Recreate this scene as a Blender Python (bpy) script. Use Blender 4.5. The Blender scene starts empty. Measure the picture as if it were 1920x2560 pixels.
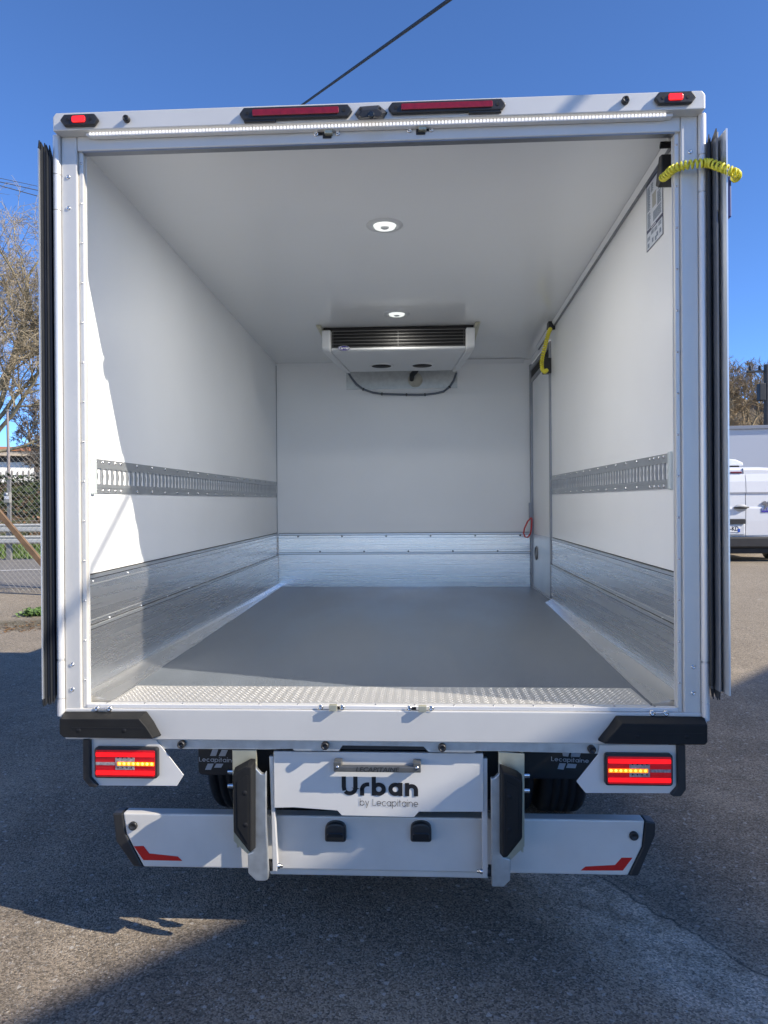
import bpy, bmesh, math, random
from mathutils import Vector, Matrix
R = math.radians
SC = bpy.context.scene
COL = SC.collection
rng = random.Random(7)

# ------------------------------------------------------------------ camera
CAM = Vector((0.1582, -2.4759, 1.5))
YAW, PITCH, ROLL, FPX = -0.05172, -0.00228, -0.0069, 1870.0
fwd = Vector((math.sin(YAW)*math.cos(PITCH), math.cos(YAW)*math.cos(PITCH), math.sin(PITCH)))
rt0 = Vector((math.cos(YAW), -math.sin(YAW), 0)); up0 = rt0.cross(fwd)
rt = math.cos(ROLL)*rt0 + math.sin(ROLL)*up0
up = -math.sin(ROLL)*rt0 + math.cos(ROLL)*up0
cd = bpy.data.cameras.new('camera'); cam = bpy.data.objects.new('camera', cd); COL.objects.link(cam)
cam.matrix_world = Matrix(((rt.x, up.x, -fwd.x, CAM.x), (rt.y, up.y, -fwd.y, CAM.y), (rt.z, up.z, -fwd.z, CAM.z), (0, 0, 0, 1)))
cd.sensor_fit = 'HORIZONTAL'; cd.sensor_width = 36.0; cd.lens = 36.0*FPX/1920.0
cd.clip_start = 0.05; cd.clip_end = 5000
SC.camera = cam

# ------------------------------------------------------------------ world, sun, exposure
SUN_TO = Vector((1.0, -0.343, 0.72)).normalized()
w = bpy.data.worlds.new("World"); SC.world = w; w.use_nodes = True
nt = w.node_tree; nt.nodes.clear()
out = nt.nodes.new('ShaderNodeOutputWorld'); bg = nt.nodes.new('ShaderNodeBackground'); sky = nt.nodes.new('ShaderNodeTexSky')
sky.sky_type = 'NISHITA'; sky.sun_disc = False
sky.sun_elevation = math.asin(SUN_TO.z); sky.sun_rotation = math.atan2(SUN_TO.x, SUN_TO.y)
sky.altitude = 1500; sky.air_density = 0.7; sky.dust_density = 0.0; sky.ozone_density = 9.5
bg.inputs[1].default_value = 0.15
nt.links.new(sky.outputs[0], bg.inputs[0]); nt.links.new(bg.outputs[0], out.inputs[0])
sd = bpy.data.lights.new('sun', 'SUN'); sun = bpy.data.objects.new('sun', sd); COL.objects.link(sun)
sd.energy = 4.0; sd.angle = R(0.53); sd.color = (1.0, 0.91, 0.77)
sun.rotation_euler = SUN_TO.to_track_quat('Z', 'Y').to_euler(); sun.location = (8, -3, 12)
SC.view_settings.view_transform = 'Standard'; SC.view_settings.look = 'None'
SC.view_settings.exposure = 0.88; SC.view_settings.gamma = 1.0
SC.cycles.max_bounces = 12; SC.cycles.diffuse_bounces = 8; SC.cycles.glossy_bounces = 6

# ------------------------------------------------------------------ helpers
def ray(u, v):
    return rt*((u-960)/FPX) - up*((v-1280)/FPX) + fwd
def ony(u, v, y):
    d = ray(u, v); return CAM + d*((y-CAM.y)/d.y)
def onx(u, v, x):
    d = ray(u, v); return CAM + d*((x-CAM.x)/d.x)
def onz(u, v, z):
    d = ray(u, v); return CAM + d*((z-CAM.z)/d.z)
def xz(u, v, y):
    p = ony(u, v, y); return (p.x, p.z)
D = 1920/1659.0
def tz(y):                                            # height of the yard: it climbs gently ahead of the truck
    s = min(1, max(0, (y-4)/8)); s = s*s*(3-2*s)
    return .0115*min(30, max(-6, y)) + .3*s

class MB:
    def __init__(s): s.v = []; s.f = []; s.sm = []; s.mi = []; s.cur = 0
    def add(s, vs, fs, smooth=False):
        o = len(s.v); s.v += [tuple(p) for p in vs]
        for f in fs: s.f.append(tuple(i+o for i in f)); s.sm.append(smooth); s.mi.append(s.cur)
        return s
    def hexa(s, p):                                   # 4 bottom + 4 top corners
        return s.add(p, [(3, 2, 1, 0), (4, 5, 6, 7), (0, 1, 5, 4), (1, 2, 6, 5), (2, 3, 7, 6), (3, 0, 4, 7)])
    def box(s, x0, x1, y0, y1, z0, z1, k=0.0):        # k: rise of z per metre of y
        a, b = k*y0, k*y1
        return s.hexa([(x0, y0, z0+a), (x1, y0, z0+a), (x1, y1, z0+b), (x0, y1, z0+b),
                       (x0, y0, z1+a), (x1, y0, z1+a), (x1, y1, z1+b), (x0, y1, z1+b)])
    def prism(s, poly, axis, a, b):                   # poly in the two other axes, extruded a..b along axis
        def m(p, t):
            return {'x': (t, p[0], p[1]), 'y': (p[0], t, p[1]), 'z': (p[0], p[1], t)}[axis]
        n = len(poly); vs = [m(p, a) for p in poly] + [m(p, b) for p in poly]
        area = sum(poly[i][0]*poly[(i+1) % n][1]-poly[(i+1) % n][0]*poly[i][1] for i in range(n))
        fl = (area > 0) ^ (axis == 'y') ^ (b < a)
        fs = [tuple(range(n))[::-1] if fl else tuple(range(n)), tuple(range(n, 2*n)) if fl else tuple(range(n, 2*n))[::-1]]
        for i in range(n):
            j = (i+1) % n
            fs.append((i, j, j+n, i+n) if fl else (j, i, i+n, j+n))
        return s.add(vs, fs)
    def tube(s, pts, r, n=8, cap=True):
        pts = [Vector(p) for p in pts]; rs = r if isinstance(r, (list, tuple)) else [r]*len(pts)
        vs = []; fs = []; prev = None
        for i, p in enumerate(pts):
            t = (pts[min(i+1, len(pts)-1)]-pts[max(i-1, 0)])
            t = t.normalized() if t.length > 1e-9 else Vector((0, 0, 1))
            if prev is None:
                a = t.orthogonal().normalized()
            else:
                a = prev - t*prev.dot(t); a = a.normalized() if a.length > 1e-6 else t.orthogonal().normalized()
            prev = a; b = t.cross(a)
            for k in range(n):
                q = 2*math.pi*k/n; vs.append(p + (a*math.cos(q)+b*math.sin(q))*rs[i])
        for i in range(len(pts)-1):
            for k in range(n):
                l = (k+1) % n; fs.append((i*n+k, i*n+l, (i+1)*n+l, (i+1)*n+k))
        s.add(vs, fs, n > 4)
        if cap:
            m = (len(pts)-1)*n
            s.add([vs[k] for k in range(n)], [tuple(range(n))[::-1]]); s.add([vs[m+k] for k in range(n)], [tuple(range(n))])
        return s
    def cyl(s, p0, p1, r, n=20): return s.tube([p0, p1], r, n)
    def lathe(s, c, axis, prof, n=24):                # prof: (radius, offset along axis)
        ax = Vector(axis).normalized(); a = ax.orthogonal().normalized(); b = ax.cross(a); c = Vector(c)
        vs = []; fs = []
        for (r, h) in prof:
            for k in range(n):
                q = 2*math.pi*k/n; vs.append(c+ax*h+(a*math.cos(q)+b*math.sin(q))*r)
        for i in range(len(prof)-1):
            for k in range(n):
                l = (k+1) % n; fs.append((i*n+k, i*n+l, (i+1)*n+l, (i+1)*n+k))
        s.add(vs, fs, True)
        m = (len(prof)-1)*n
        if prof[0][0] > 1e-4: s.add(vs[:n], [tuple(range(n))[::-1]])
        if prof[-1][0] > 1e-4: s.add(vs[m:], [tuple(range(n))])
        return s
    def build(s, name, mat, parent=None, bevel=0, seg=2):
        me = bpy.data.meshes.new(name); me.from_pydata(s.v, [], s.f)
        for m_ in (mat if isinstance(mat, (list, tuple)) else [mat]): me.materials.append(m_)
        me.polygons.foreach_set('use_smooth', s.sm); me.polygons.foreach_set('material_index', s.mi); me.update()
        o = bpy.data.objects.new(name, me); COL.objects.link(o)
        if parent: o.parent = parent
        if bevel:
            m = o.modifiers.new('bevel', 'BEVEL'); m.width = bevel; m.segments = seg; m.limit_method = 'ANGLE'; m.angle_limit = R(35)
            m.harden_normals = False
        return o
def pieces(mb):
    """the separate pieces of a builder, each as a builder of its own"""
    key = {}; rep_ = []
    for i, p in enumerate(mb.v): rep_.append(key.setdefault(tuple(round(c, 5) for c in p), i))
    par = list(range(len(mb.v)))
    def find(a):
        while par[a] != a: par[a] = par[par[a]]; a = par[a]
        return a
    for i, r_ in enumerate(rep_): par[find(i)] = find(r_)
    for f in mb.f:
        for i in f[1:]: par[find(i)] = find(f[0])
    out_ = {}
    for f, sm, mi in zip(mb.f, mb.sm, mb.mi): out_.setdefault(find(f[0]), []).append((f, sm, mi))
    res = []
    for fl in out_.values():
        b = MB(); mp = {}
        for f, sm, mi in fl:
            g = []
            for i in f:
                if i not in mp: mp[i] = len(b.v); b.v.append(mb.v[i])
                g.append(mp[i])
            b.f.append(tuple(g)); b.sm.append(sm); b.mi.append(mi)
        res.append(b)
    return res
def tag(o, label=None, cat=None, group=None, kind=None):
    if label: o['label'] = label
    if cat: o['category'] = cat
    if group: o['group'] = group
    if kind: o['kind'] = kind
    return o
def empty(name, loc, label, cat, group=None):
    o = bpy.data.objects.new(name, None); COL.objects.link(o); o.location = loc; o.empty_display_size = .2
    return tag(o, label, cat, group)
def world_child(o, root):                             # parent keeping world coordinates of the mesh
    o.parent = root; o.matrix_parent_inverse = Matrix.Translation(-root.location); return o
def rrect(cx, cy, w_, h_, r, n=5):
    p = []
    for (sx, sy, a0) in ((1, 1, 0), (-1, 1, 90), (-1, -1, 180), (1, -1, 270)):
        for k in range(n+1):
            a = R(a0+90*k/n); p.append((cx+sx*(w_/2-r)+r*math.cos(a), cy+sy*(h_/2-r)+r*math.sin(a)))
    return p
def circ(cx, cy, r, n=20): return [(cx+r*math.cos(2*math.pi*k/n), cy+r*math.sin(2*math.pi*k/n)) for k in range(n)]

# ------------------------------------------------------------------ materials
def mat(name, col, rough=.5, metal=0.0, spec=.5, coat=0.0, var=0.0, vscale=6.0, vstretch=(1, 1, 1), bump=0.0, bscale=200.0, bstretch=None,
        rvar=0.0, emit=None, estr=0.0, col2=None, dist=.001):
    m = bpy.data.materials.new(name); m.use_nodes = True; t = m.node_tree; b = t.nodes['Principled BSDF']
    b.inputs['Base Color'].default_value = (*col, 1); b.inputs['Roughness'].default_value = rough; b.inputs['Metallic'].default_value = metal
    b.inputs['Specular IOR Level'].default_value = spec; b.inputs['Coat Weight'].default_value = coat; b.inputs['Coat Roughness'].default_value = .12
    if emit: b.inputs['Emission Color'].default_value = (*emit, 1); b.inputs['Emission Strength'].default_value = estr
    if var or bump or rvar or col2:
        tc = t.nodes.new('ShaderNodeTexCoord')
        def noise(sc_, st, det=5):
            mp = t.nodes.new('ShaderNodeMapping'); mp.inputs['Scale'].default_value = st
            n = t.nodes.new('ShaderNodeTexNoise'); n.inputs['Scale'].default_value = sc_; n.inputs['Detail'].default_value = det
            t.links.new(tc.outputs['Object'], mp.inputs[0]); t.links.new(mp.outputs[0], n.inputs['Vector']); return n.outputs['Fac']
        f = noise(vscale, vstretch)
        if var or col2:
            mx = t.nodes.new('ShaderNodeMix'); mx.data_type = 'RGBA'
            rp = t.nodes.new('ShaderNodeMapRange'); rp.inputs[1].default_value = .2; rp.inputs[2].default_value = .8
            t.links.new(f, rp.inputs[0]); t.links.new(rp.outputs[0], mx.inputs['Factor'])
            c1 = tuple(c*(1-var) for c in col); c2 = col2 or tuple(min(1, c*(1+var)) for c in col)
            mx.inputs['A'].default_value = (*(col if col2 else c1), 1); mx.inputs['B'].default_value = (*c2, 1)
            t.links.new(mx.outputs['Result'], b.inputs['Base Color'])
        if rvar:
            rp = t.nodes.new('ShaderNodeMapRange'); rp.inputs[1].default_value = .2; rp.inputs[2].default_value = .8
            rp.inputs[3].default_value = max(.03, rough-rvar); rp.inputs[4].default_value = rough+rvar
            t.links.new(f, rp.inputs[0]); t.links.new(rp.outputs[0], b.inputs['Roughness'])
        if bump:
            g = noise(bscale, bstretch or (1, 1, 1), 3)
            bp = t.nodes.new('ShaderNodeBump'); bp.inputs['Strength'].default_value = bump; bp.inputs['Distance'].default_value = dist
            t.links.new(g, bp.inputs['Height']); t.links.new(bp.outputs[0], b.inputs['Normal'])
    return m
M = {}
M['gel'] = mat('white_gelcoat', (.88, .885, .88), .34, var=.02, vscale=3, bump=.2, bscale=9, bstretch=(1, .3, 1), dist=.004)
M['ceil'] = mat('white_ceiling_gelcoat', (.86, .865, .855), .17, var=.015, vscale=2, bump=.1, bscale=12, bstretch=(.3, 2, 1), dist=.003)
M['silver'] = mat('silver_anodised', (.63, .615, .58), .40, .25, var=.045, vscale=5, bump=.05, bscale=60, bstretch=(1, 1, .1))
M['bumpsil'] = mat('silver_painted_bumper', (.66, .64, .60), .38, .15, var=.09, vscale=6)
M['whitepaint'] = mat('white_painted_panel', (.69, .675, .64), .36, .12, var=.05, vscale=6)
M['rail'] = mat('white_hinge_profile', (.74, .73, .71), .3, .3)
M['alu'] = mat('brushed_aluminium', (.80, .80, .80), .27, .93, var=.035, vscale=60, vstretch=(.02, .02, 1.2), rvar=.06)
M['aluv'] = mat('aluminium_trim', (.66, .68, .70), .38, .9, var=.05)
M['greytrim'] = mat('grey_aluminium_trim', (.30, .31, .33), .42, .8, var=.06)
_b = M['alu'].node_tree.nodes['Principled BSDF']; _t = M['alu'].node_tree.nodes.new('ShaderNodeTangent'); _t.direction_type = 'RADIAL'; _t.axis = 'Z'
M['alu'].node_tree.links.new(_t.outputs[0], _b.inputs['Tangent']); _b.inputs['Anisotropic'].default_value = .6; _b.inputs['Anisotropic Rotation'].default_value = .0
M['galv'] = mat('galvanised_steel', (.54, .56, .56), .42, .8, var=.14, vscale=35, rvar=.1)
M['cap'] = mat('pale_cap_plate', (.62, .68, .68), .45, .3)
M['galvy'] = mat('yellow_zinc_steel', (.52, .50, .38), .45, .7, var=.18, vscale=18, rvar=.1)
M['track'] = mat('track_steel', (.44, .46, .48), .38, .7, var=.06, vscale=20)
M['chk'] = mat('checker_plate_metal', (.74, .72, .69), .38, .75, var=.06)
M['rub'] = mat('black_rubber', (.018, .020, .024), .5, var=.2, vscale=20, bump=.15, bscale=300)
M['blk'] = mat('black_plastic', (.022, .022, .023), .42, var=.25, vscale=12, bump=.1, bscale=400)
M['wornblk'] = mat('worn_black_rubber', (.011, .011, .011), .6, spec=.3, var=.5, vscale=14, bump=.25, bscale=160, rvar=.1)
M['fin'] = mat('dark_navy_seal', (.006, .009, .018), .45, var=.1, vscale=4)
M['fin2'] = mat('grey_seal_profile', (.16, .18, .21), .4, .2, var=.08, vscale=4)
M['dark'] = mat('dark_steel', (.03, .032, .035), .55, .3, var=.3)
M['black'] = mat('hole_black', (.004, .004, .005), .7)
M['print'] = mat('black_print', (.008, .008, .010), .45)
M['grp'] = mat('grey_print', (.42, .47, .55), .5)
M['navy'] = mat('navy_print', (.035, .04, .10), .4)
M['pale'] = mat('pale_print', (.62, .66, .72), .4)
M['greyink'] = mat('grey_ink', (.20, .25, .32), .5)
M['steel'] = mat('bright_screw', (.7, .7, .7), .25, 1.0)
M['reddk'] = mat('dark_red_lens', (.22, .006, .012), .18, coat=.6, var=.25, vscale=60, bump=.3, bscale=180)
M['redglow'] = mat('glowing_red_lens', (.30, .006, .010), .15, coat=.7, var=.3, vscale=70, bump=.5, bscale=150, emit=(1, .01, .012), estr=.10)
M['redlit'] = mat('lit_red_lens', (.7, .01, .01), .2, coat=.5, emit=(1, .012, .012), estr=1.1)
M['redbar'] = mat('lit_red_bar', (.7, .01, .01), .2, emit=(1, .006, .010), estr=.9)
M['redtape'] = mat('red_reflector_tape', (.55, .012, .008), .4)
M['clear'] = mat('clear_reflector', (.40, .36, .37), .3, .4, var=.55, vscale=150, bump=.6, bscale=220)
M['amber'] = mat('lit_amber', (1, .4, .02), .3, emit=(1, .17, .004), estr=.9)
M['amberhot'] = mat('lit_amber_diode', (1, .7, .2), .3, emit=(1, .36, .025), estr=1.8)
M['led'] = mat('lit_white_strip', (1, 1, 1), .3, emit=(1, .96, .93), estr=.42)
M['ledlamp'] = mat('lit_lamp_diffuser', (1, 1, 1), .3, emit=(.95, 1, .93), estr=.45)
M['yel'] = mat('yellow_cord', (.80, .72, .05), .38, coat=.2)
M['red'] = mat('red_strap', (.5, .02, .025), .6)
M['hose'] = mat('grey_hose', (.12, .145, .18), .4)
M['coolwhite'] = mat('cooler_white_plastic', (.70, .71, .71), .4)
M['badge'] = mat('violet_badge', (.035, .02, .22), .25)
M['blue'] = mat('blue_plastic', (.012, .03, .16), .4)

def floor_mat():
    m = mat('grey_floor_resin', (.145, .163, .185), .38, var=.26, vscale=2.6, vstretch=(1, .3, 1), bump=1.0, bscale=260, dist=.002, rvar=.12); return m
M['floor'] = floor_mat()

# ------------------------------------------------------------------ stroke lettering
def arc(cx, cy, r, a0, a1, n=14): return [(cx+r*math.cos(R(a0+(a1-a0)*k/n)), cy+r*math.sin(R(a0+(a1-a0)*k/n))) for k in range(n+1)]
def glyph(ch, w_):
    h = w_/2; r = (1-w_)/2; A = 1.42
    if ch == 'a': return [arc(.5, .5, r, 0, 360, 28), [(1-h, 0), (1-h, 1)]], 1.0
    if ch == 'b': return [arc(.5, .5, r, 0, 360, 28), [(h, 0), (h, A)]], 1.0
    if ch == 'p': return [arc(.5, .5, r, 0, 360, 28), [(h, -.42), (h, 1)]], 1.0
    if ch == 'c': return [arc(.5, .5, r, 48, 312, 22)], .88
    if ch == 'e': return [arc(.5, .5, r, 0, 318, 24), [(h, .5), (1, .5)]], 1.0
    if ch == 'n': return [[(h, 0), (h, 1)], [(h, .5)]+arc(.46, 1-h-.42+h*.2, .46-h, 170, 0, 12)+[(.92-h, 0)]], .92
    if ch == 'r': return [[(h, 0), (h, .55)]+arc(h+.42-h*.2, 1-h-.42+h*.2, .42-h*.2, 180, 90, 8)+[(.66, 1-h)]], .66
    if ch == 'i': return [[(h, 0), (h, 1)], [(h, 1.24), (h, 1.24+max(w_, .13))]], w_
    if ch == 't': return [[(.22, 0), (.22, 1.34)], [(0, 1-h), (.48, 1-h)]], .5
    if ch == 'y': return [[(.04, 1), (.43, .06)], [(.82, 1), (.26, -.42)]], .86
    if ch == 'L': return [[(h, 1.36), (h, h), (.72, h)]], .72
    if ch == 'U': return [[(1.12-h, A), (1.12-h, .56)]+arc(.56, .56, .56-h, 0, -140, 14), [(h, A), (h, .62), (h+.05, .36)]], 1.12
    return [], .4
def lettering(text, x, z, xh, wgt, y, sp=.16, slant=0.0):
    mb = MB(); cx = 0; lay = 0; maxx = 0
    for ch in text:
        st, adv = glyph(ch, wgt)
        for pl in st:
            lay += 1; yy = y - .0003*(lay % 5)
            L_ = []; R_ = []
            for i, p in enumerate(pl):
                a = Vector(pl[max(i-1, 0)]); b = Vector(pl[min(i+1, len(pl)-1)]); d = (b-a).normalized()
                if pl[0] == pl[-1] or (Vector(pl[0])-Vector(pl[-1])).length < 1e-6:
                    if i in (0, len(pl)-1): d = (Vector(pl[1])-Vector(pl[-2])).normalized()
                n = Vector((-d.y, d.x))*wgt/2
                if 0 < i < len(pl)-1:
                    d1 = (Vector(p)-a).normalized(); c = max(.5, d1.dot(d)); n = n/c
                L_.append(Vector(p)+n); R_.append(Vector(p)-n)
            vs = []
            for q in L_+R_:
                vs.append((x+(cx+q.x+slant*q.y)*xh, yy, z+q.y*xh))
            k = len(pl); mb.add(vs, [(i, k+i, k+i+1, i+1) for i in range(k-1)])
        cx += adv+sp
    return mb, (cx-sp)*xh
def bfont(name, text, parent, m, x, y, z, size, shear=0.0, extrude=.0004, rot=(math.pi/2, 0, 0), bold=0.0, sx=1.0, align='CENTER'):
    c = bpy.data.curves.new(name, 'FONT'); c.body = text; c.size = size; c.shear = shear; c.extrude = extrude; c.align_x = align; c.align_y = 'CENTER'; c.offset = bold
    o = bpy.data.objects.new(name, c); COL.objects.link(o)
    dg = bpy.context.evaluated_depsgraph_get(); me = bpy.data.meshes.new_from_object(o.evaluated_get(dg)); bpy.data.objects.remove(o)
    me.transform(Matrix.Translation((x, y, z)) @ Matrix.Rotation(rot[2], 4, 'Z') @ Matrix.Rotation(rot[0], 4, 'X') @ Matrix.Diagonal((sx, 1, 1, 1)))
    me.materials.clear(); me.materials.append(m); me.name = name
    o = bpy.data.objects.new(name, me); COL.objects.link(o)
    if parent: o.parent = parent
    return o

# ================================================================== THE SETTING
def ground_mat():
    m = bpy.data.materials.new('old_asphalt'); m.use_nodes = True; t = m.node_tree; b = t.nodes['Principled BSDF']; N = t.nodes.new; L = t.links.new
    tc = N('ShaderNodeTexCoord'); P = tc.outputs['Object']
    def noise(sc_, det=4, ro=.55):
        n = N('ShaderNodeTexNoise'); n.inputs['Scale'].default_value = sc_; n.inputs['Detail'].default_value = det; n.inputs['Roughness'].default_value = ro; L(P, n.inputs['Vector']); return n.outputs['Fac']
    def rng_(f, a, b_, c=0, d=1):
        r = N('ShaderNodeMapRange'); r.inputs[1].default_value = a; r.inputs[2].default_value = b_; r.inputs[3].default_value = c; r.inputs[4].default_value = d; L(f, r.inputs[0]); return r.outputs[0]
    def mix(f, A, B):
        x = N('ShaderNodeMix'); x.data_type = 'RGBA'
        if isinstance(f, float): x.inputs['Factor'].default_value = f
        else: L(f, x.inputs['Factor'])
        for s_, v in (('A', A), ('B', B)):
            if isinstance(v, tuple): x.inputs[s_].default_value = (*v, 1)
            else: L(v, x.inputs[s_])
        return x.outputs['Result']
    def math_(op, a, b_=None):
        x = N('ShaderNodeMath'); x.operation = op
        for i, v in enumerate((a, b_)):
            if v is None: continue
            if isinstance(v, (int, float)): x.inputs[i].default_value = v
            else: L(v, x.inputs[i])
        return x.outputs[0]
    sep = N('ShaderNodeSeparateXYZ'); L(P, sep.inputs[0]); X, Y = sep.outputs[0], sep.outputs[1]
    # lay lines: signed distance to the two paving seams that run out from under the right of the truck
    wob = math_('MULTIPLY', math_('SUBTRACT', noise(3.5, 3), .5), .16)
    def seam(x0, y0, x1, y1):
        dx, dy = x1-x0, y1-y0; l = math.hypot(dx, dy); nx, ny = -dy/l, dx/l
        return math_('ADD', math_('ADD', math_('MULTIPLY', math_('SUBTRACT', X, x0), nx), math_('MULTIPLY', math_('SUBTRACT', Y, y0), ny)), wob)
    sA = seam(.40, .554, .82, -.262)                  # > 0 to the right
    sB = seam(.859, .611, 1.246, -.039)
    v1 = N('ShaderNodeTexVoronoi'); v1.inputs['Scale'].default_value = 170; L(P, v1.inputs['Vector'])
    v2 = N('ShaderNodeTexVoronoi'); v2.inputs['Scale'].default_value = 75; L(P, v2.inputs['Vector'])
    stone = N('ShaderNodeSeparateColor'); L(v1.outputs['Color'], stone.inputs[0])
    stone2 = N('ShaderNodeSeparateColor'); L(v2.outputs['Color'], stone2.inputs[0])
    base = mix(rng_(noise(1.1, 6, .65), .38, .62), (.178, .143, .103), (.285, .234, .172))
    base = mix(rng_(noise(5, 5), .4, .7, 0, .6), base, (.140, .117, .087))
    band = math_('MULTIPLY', rng_(sA, -.03, .06), rng_(sB, .04, -.04))
    base = mix(math_('MULTIPLY', band, .9), base, (.33, .265, .19))
    white = math_('MULTIPLY', band, math_('MULTIPLY', rng_(noise(9, 6, .7), .38, .62), rng_(sA, .08, .22)))
    base = mix(math_('MULTIPLY', white, .75), base, (.66, .56, .44))
    beyond = math_('MULTIPLY', rng_(Y, 1.5, 6.5), .8)  # ground colour lightened further off, sunlit brightness put into the tone
    base = mix(beyond, base, mix(rng_(noise(1.3, 6), .3, .7), (.24, .20, .145), (.32, .27, .20)))
    base = mix(math_('MULTIPLY', rng_(math_('ADD', Y, math_('MULTIPLY', noise(2, 3), .3)), -1.7, -1.9), .95), base, mix(rng_(noise(1.1, 5), .3, .7), (.42, .40, .36), (.50, .48, .44)))   # unseen pale concrete added behind the photographer to bounce light into the box
    # mossy and dusty bands on the left beyond the shadow
    moss = math_('MULTIPLY', rng_(math_('ABSOLUTE', math_('SUBTRACT', math_('ADD', Y, math_('MULTIPLY', noise(1.6, 5), 1.6)), 7.3)), .45, .05), rng_(X, -2.5, -3.5))
    base = mix(math_('MULTIPLY', moss, .75), base, (.075, .062, .025))
    d1 = math_('MULTIPLY', rng_(stone.outputs[0], .0, 1.0, .42, 1.6), 1.0)
    spk = rng_(stone.outputs[1], .86, .97)
    spk2 = rng_(stone2.outputs[1], .965, .995)
    hsv = N('ShaderNodeHueSaturation'); hsv.inputs['Saturation'].default_value = 1; L(base, hsv.inputs['Color']); L(d1, hsv.inputs['Value'])
    c = mix(math_('MULTIPLY', spk, .6), hsv.outputs[0], (.38, .35, .30))
    c = mix(math_('MULTIPLY', spk2, .7), c, (.48, .45, .40))
    crack = rng_(math_('ABSOLUTE', math_('ADD', sB, math_('MULTIPLY', math_('SUBTRACT', noise(22, 5, .7), .5), .05))), .001, .010, .7, 0)
    c = mix(crack, c, (.02, .02, .018))
    L(c, b.inputs['Base Color']); b.inputs['Roughness'].default_value = .82; b.inputs['Specular IOR Level'].default_value = .35
    hsum = math_('ADD', math_('MULTIPLY', v1.outputs['Distance'], -.9), math_('MULTIPLY', noise(160, 3), .8))
    bp = N('ShaderNodeBump'); bp.inputs['Strength'].default_value = .7; bp.inputs['Distance'].default_value = .005; L(hsum, bp.inputs['Height']); L(bp.outputs[0], b.inputs['Normal'])
    return m
M['asphalt'] = ground_mat()
ys = [-120, -60, -30, -12, -6] + [-6+.25*k for k in range(1, 145)] + [40, 60, 100, 200, 400, 900]
def sheet(x0, x1, yy, dz, mbx=None, nx=1):
    mb = mbx or MB(); n = len(yy); vs = []
    for j in range(nx+1):
        x = x0+(x1-x0)*j/nx; vs += [(x, y, tz(y)+dz) for y in yy]
    fs = [(j*n+i, (j+1)*n+i, (j+1)*n+i+1, j*n+i+1) for j in range(nx) for i in range(n-1)]
    return mb.add(vs, fs)
tag(sheet(-600, 600, ys, 0).build('ground', M['asphalt']), kind='structure')
M['road'] = mat('worn_road', (.17, .158, .142), .85, var=.16, vscale=2.5, bump=.6, bscale=60, dist=.01, col2=(.215, .20, .18))
M['roadpaint'] = mat('white_road_paint', (.62, .61, .58), .7, var=.1)
ry = [y for y in ys if 9.0 <= y <= 13.9]
tag(sheet(-80, -1.5, ry, .004).build('road', M['road']), kind='structure')
ln = MB()
for i in range(40):                                   # road edge line, runs slightly across the road
    xa, xb = -24+.5*i, -24+.5*(i+1); f = lambda x: 11.2+(x+7.4)*.81*.35
    ln.add([(xa, f(xa)-.05, tz(f(xa)-.05)+.008), (xb, f(xb)-.05, tz(f(xb)-.05)+.008), (xb, f(xb)+.05, tz(f(xb)+.05)+.008), (xa, f(xa)+.05, tz(f(xa)+.05)+.008)], [(0, 1, 2, 3)])
tag(ln.build('road_line', M['roadpaint']), kind='structure')

# grassy bank behind the road
def bank_mat():
    m = bpy.data.materials.new('bank_soil'); m.use_nodes = True; t = m.node_tree; b = t.nodes['Principled BSDF']; N = t.nodes.new; L = t.links.new
    tc = N('ShaderNodeTexCoord'); n1 = N('ShaderNodeTexNoise'); n1.inputs['Scale'].default_value = 1.1; n1.inputs['Detail'].default_value = 8; L(tc.outputs['Object'], n1.inputs['Vector'])
    cr = N('ShaderNodeValToRGB'); e = cr.color_ramp.elements
    e[0].position = .3; e[0].color = (.03, .045, .014, 1); e[1].position = .7; e[1].color = (.16, .10, .055, 1)
    for p, c in ((.42, (.07, .085, .025, 1)), (.52, (.12, .075, .04, 1)), (.6, (.09, .06, .03, 1))):
        x = e.new(p); x.color = c
    L(n1.outputs['Fac'], cr.inputs[0]); L(cr.outputs[0], b.inputs['Base Color']); b.inputs['Roughness'].default_value = .9
    n2 = N('ShaderNodeTexNoise'); n2.inputs['Scale'].default_value = 9; n2.inputs['Detail'].default_value = 6; L(tc.outputs['Object'], n2.inputs['Vector'])
    bp = N('ShaderNodeBump'); bp.inputs['Distance'].default_value = .12; L(n2.outputs['Fac'], bp.inputs['Height']); L(bp.outputs[0], b.inputs['Normal'])
    return m
def bank_z(x, y):
    g = tz(y)
    if y < 14.0: return g-.02
    if y < 20: s = (y-14)/6; return .46-.02+2.05*(s**1.25) + .07*math.sin(x*1.7+y)*min(1, s*3)
    if y < 24: s = (y-20)/4; return 2.49-.45*s
    return 2.04
mb = MB(); bx = [-70+1.0*i for i in range(69)]; by = [13.9+.4*j for j in range(17)]+[21, 22, 24, 30, 45, 70]
vs = [(x, y, bank_z(x, y)) for x in bx for y in by]; nb = len(by)
mb.add(vs, [(i*nb+j, (i+1)*nb+j, (i+1)*nb+j+1, i*nb+j+1) for i in range(len(bx)-1) for j in range(nb-1)], True)
tag(mb.build('grass_bank', bank_mat()), kind='structure')
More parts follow.
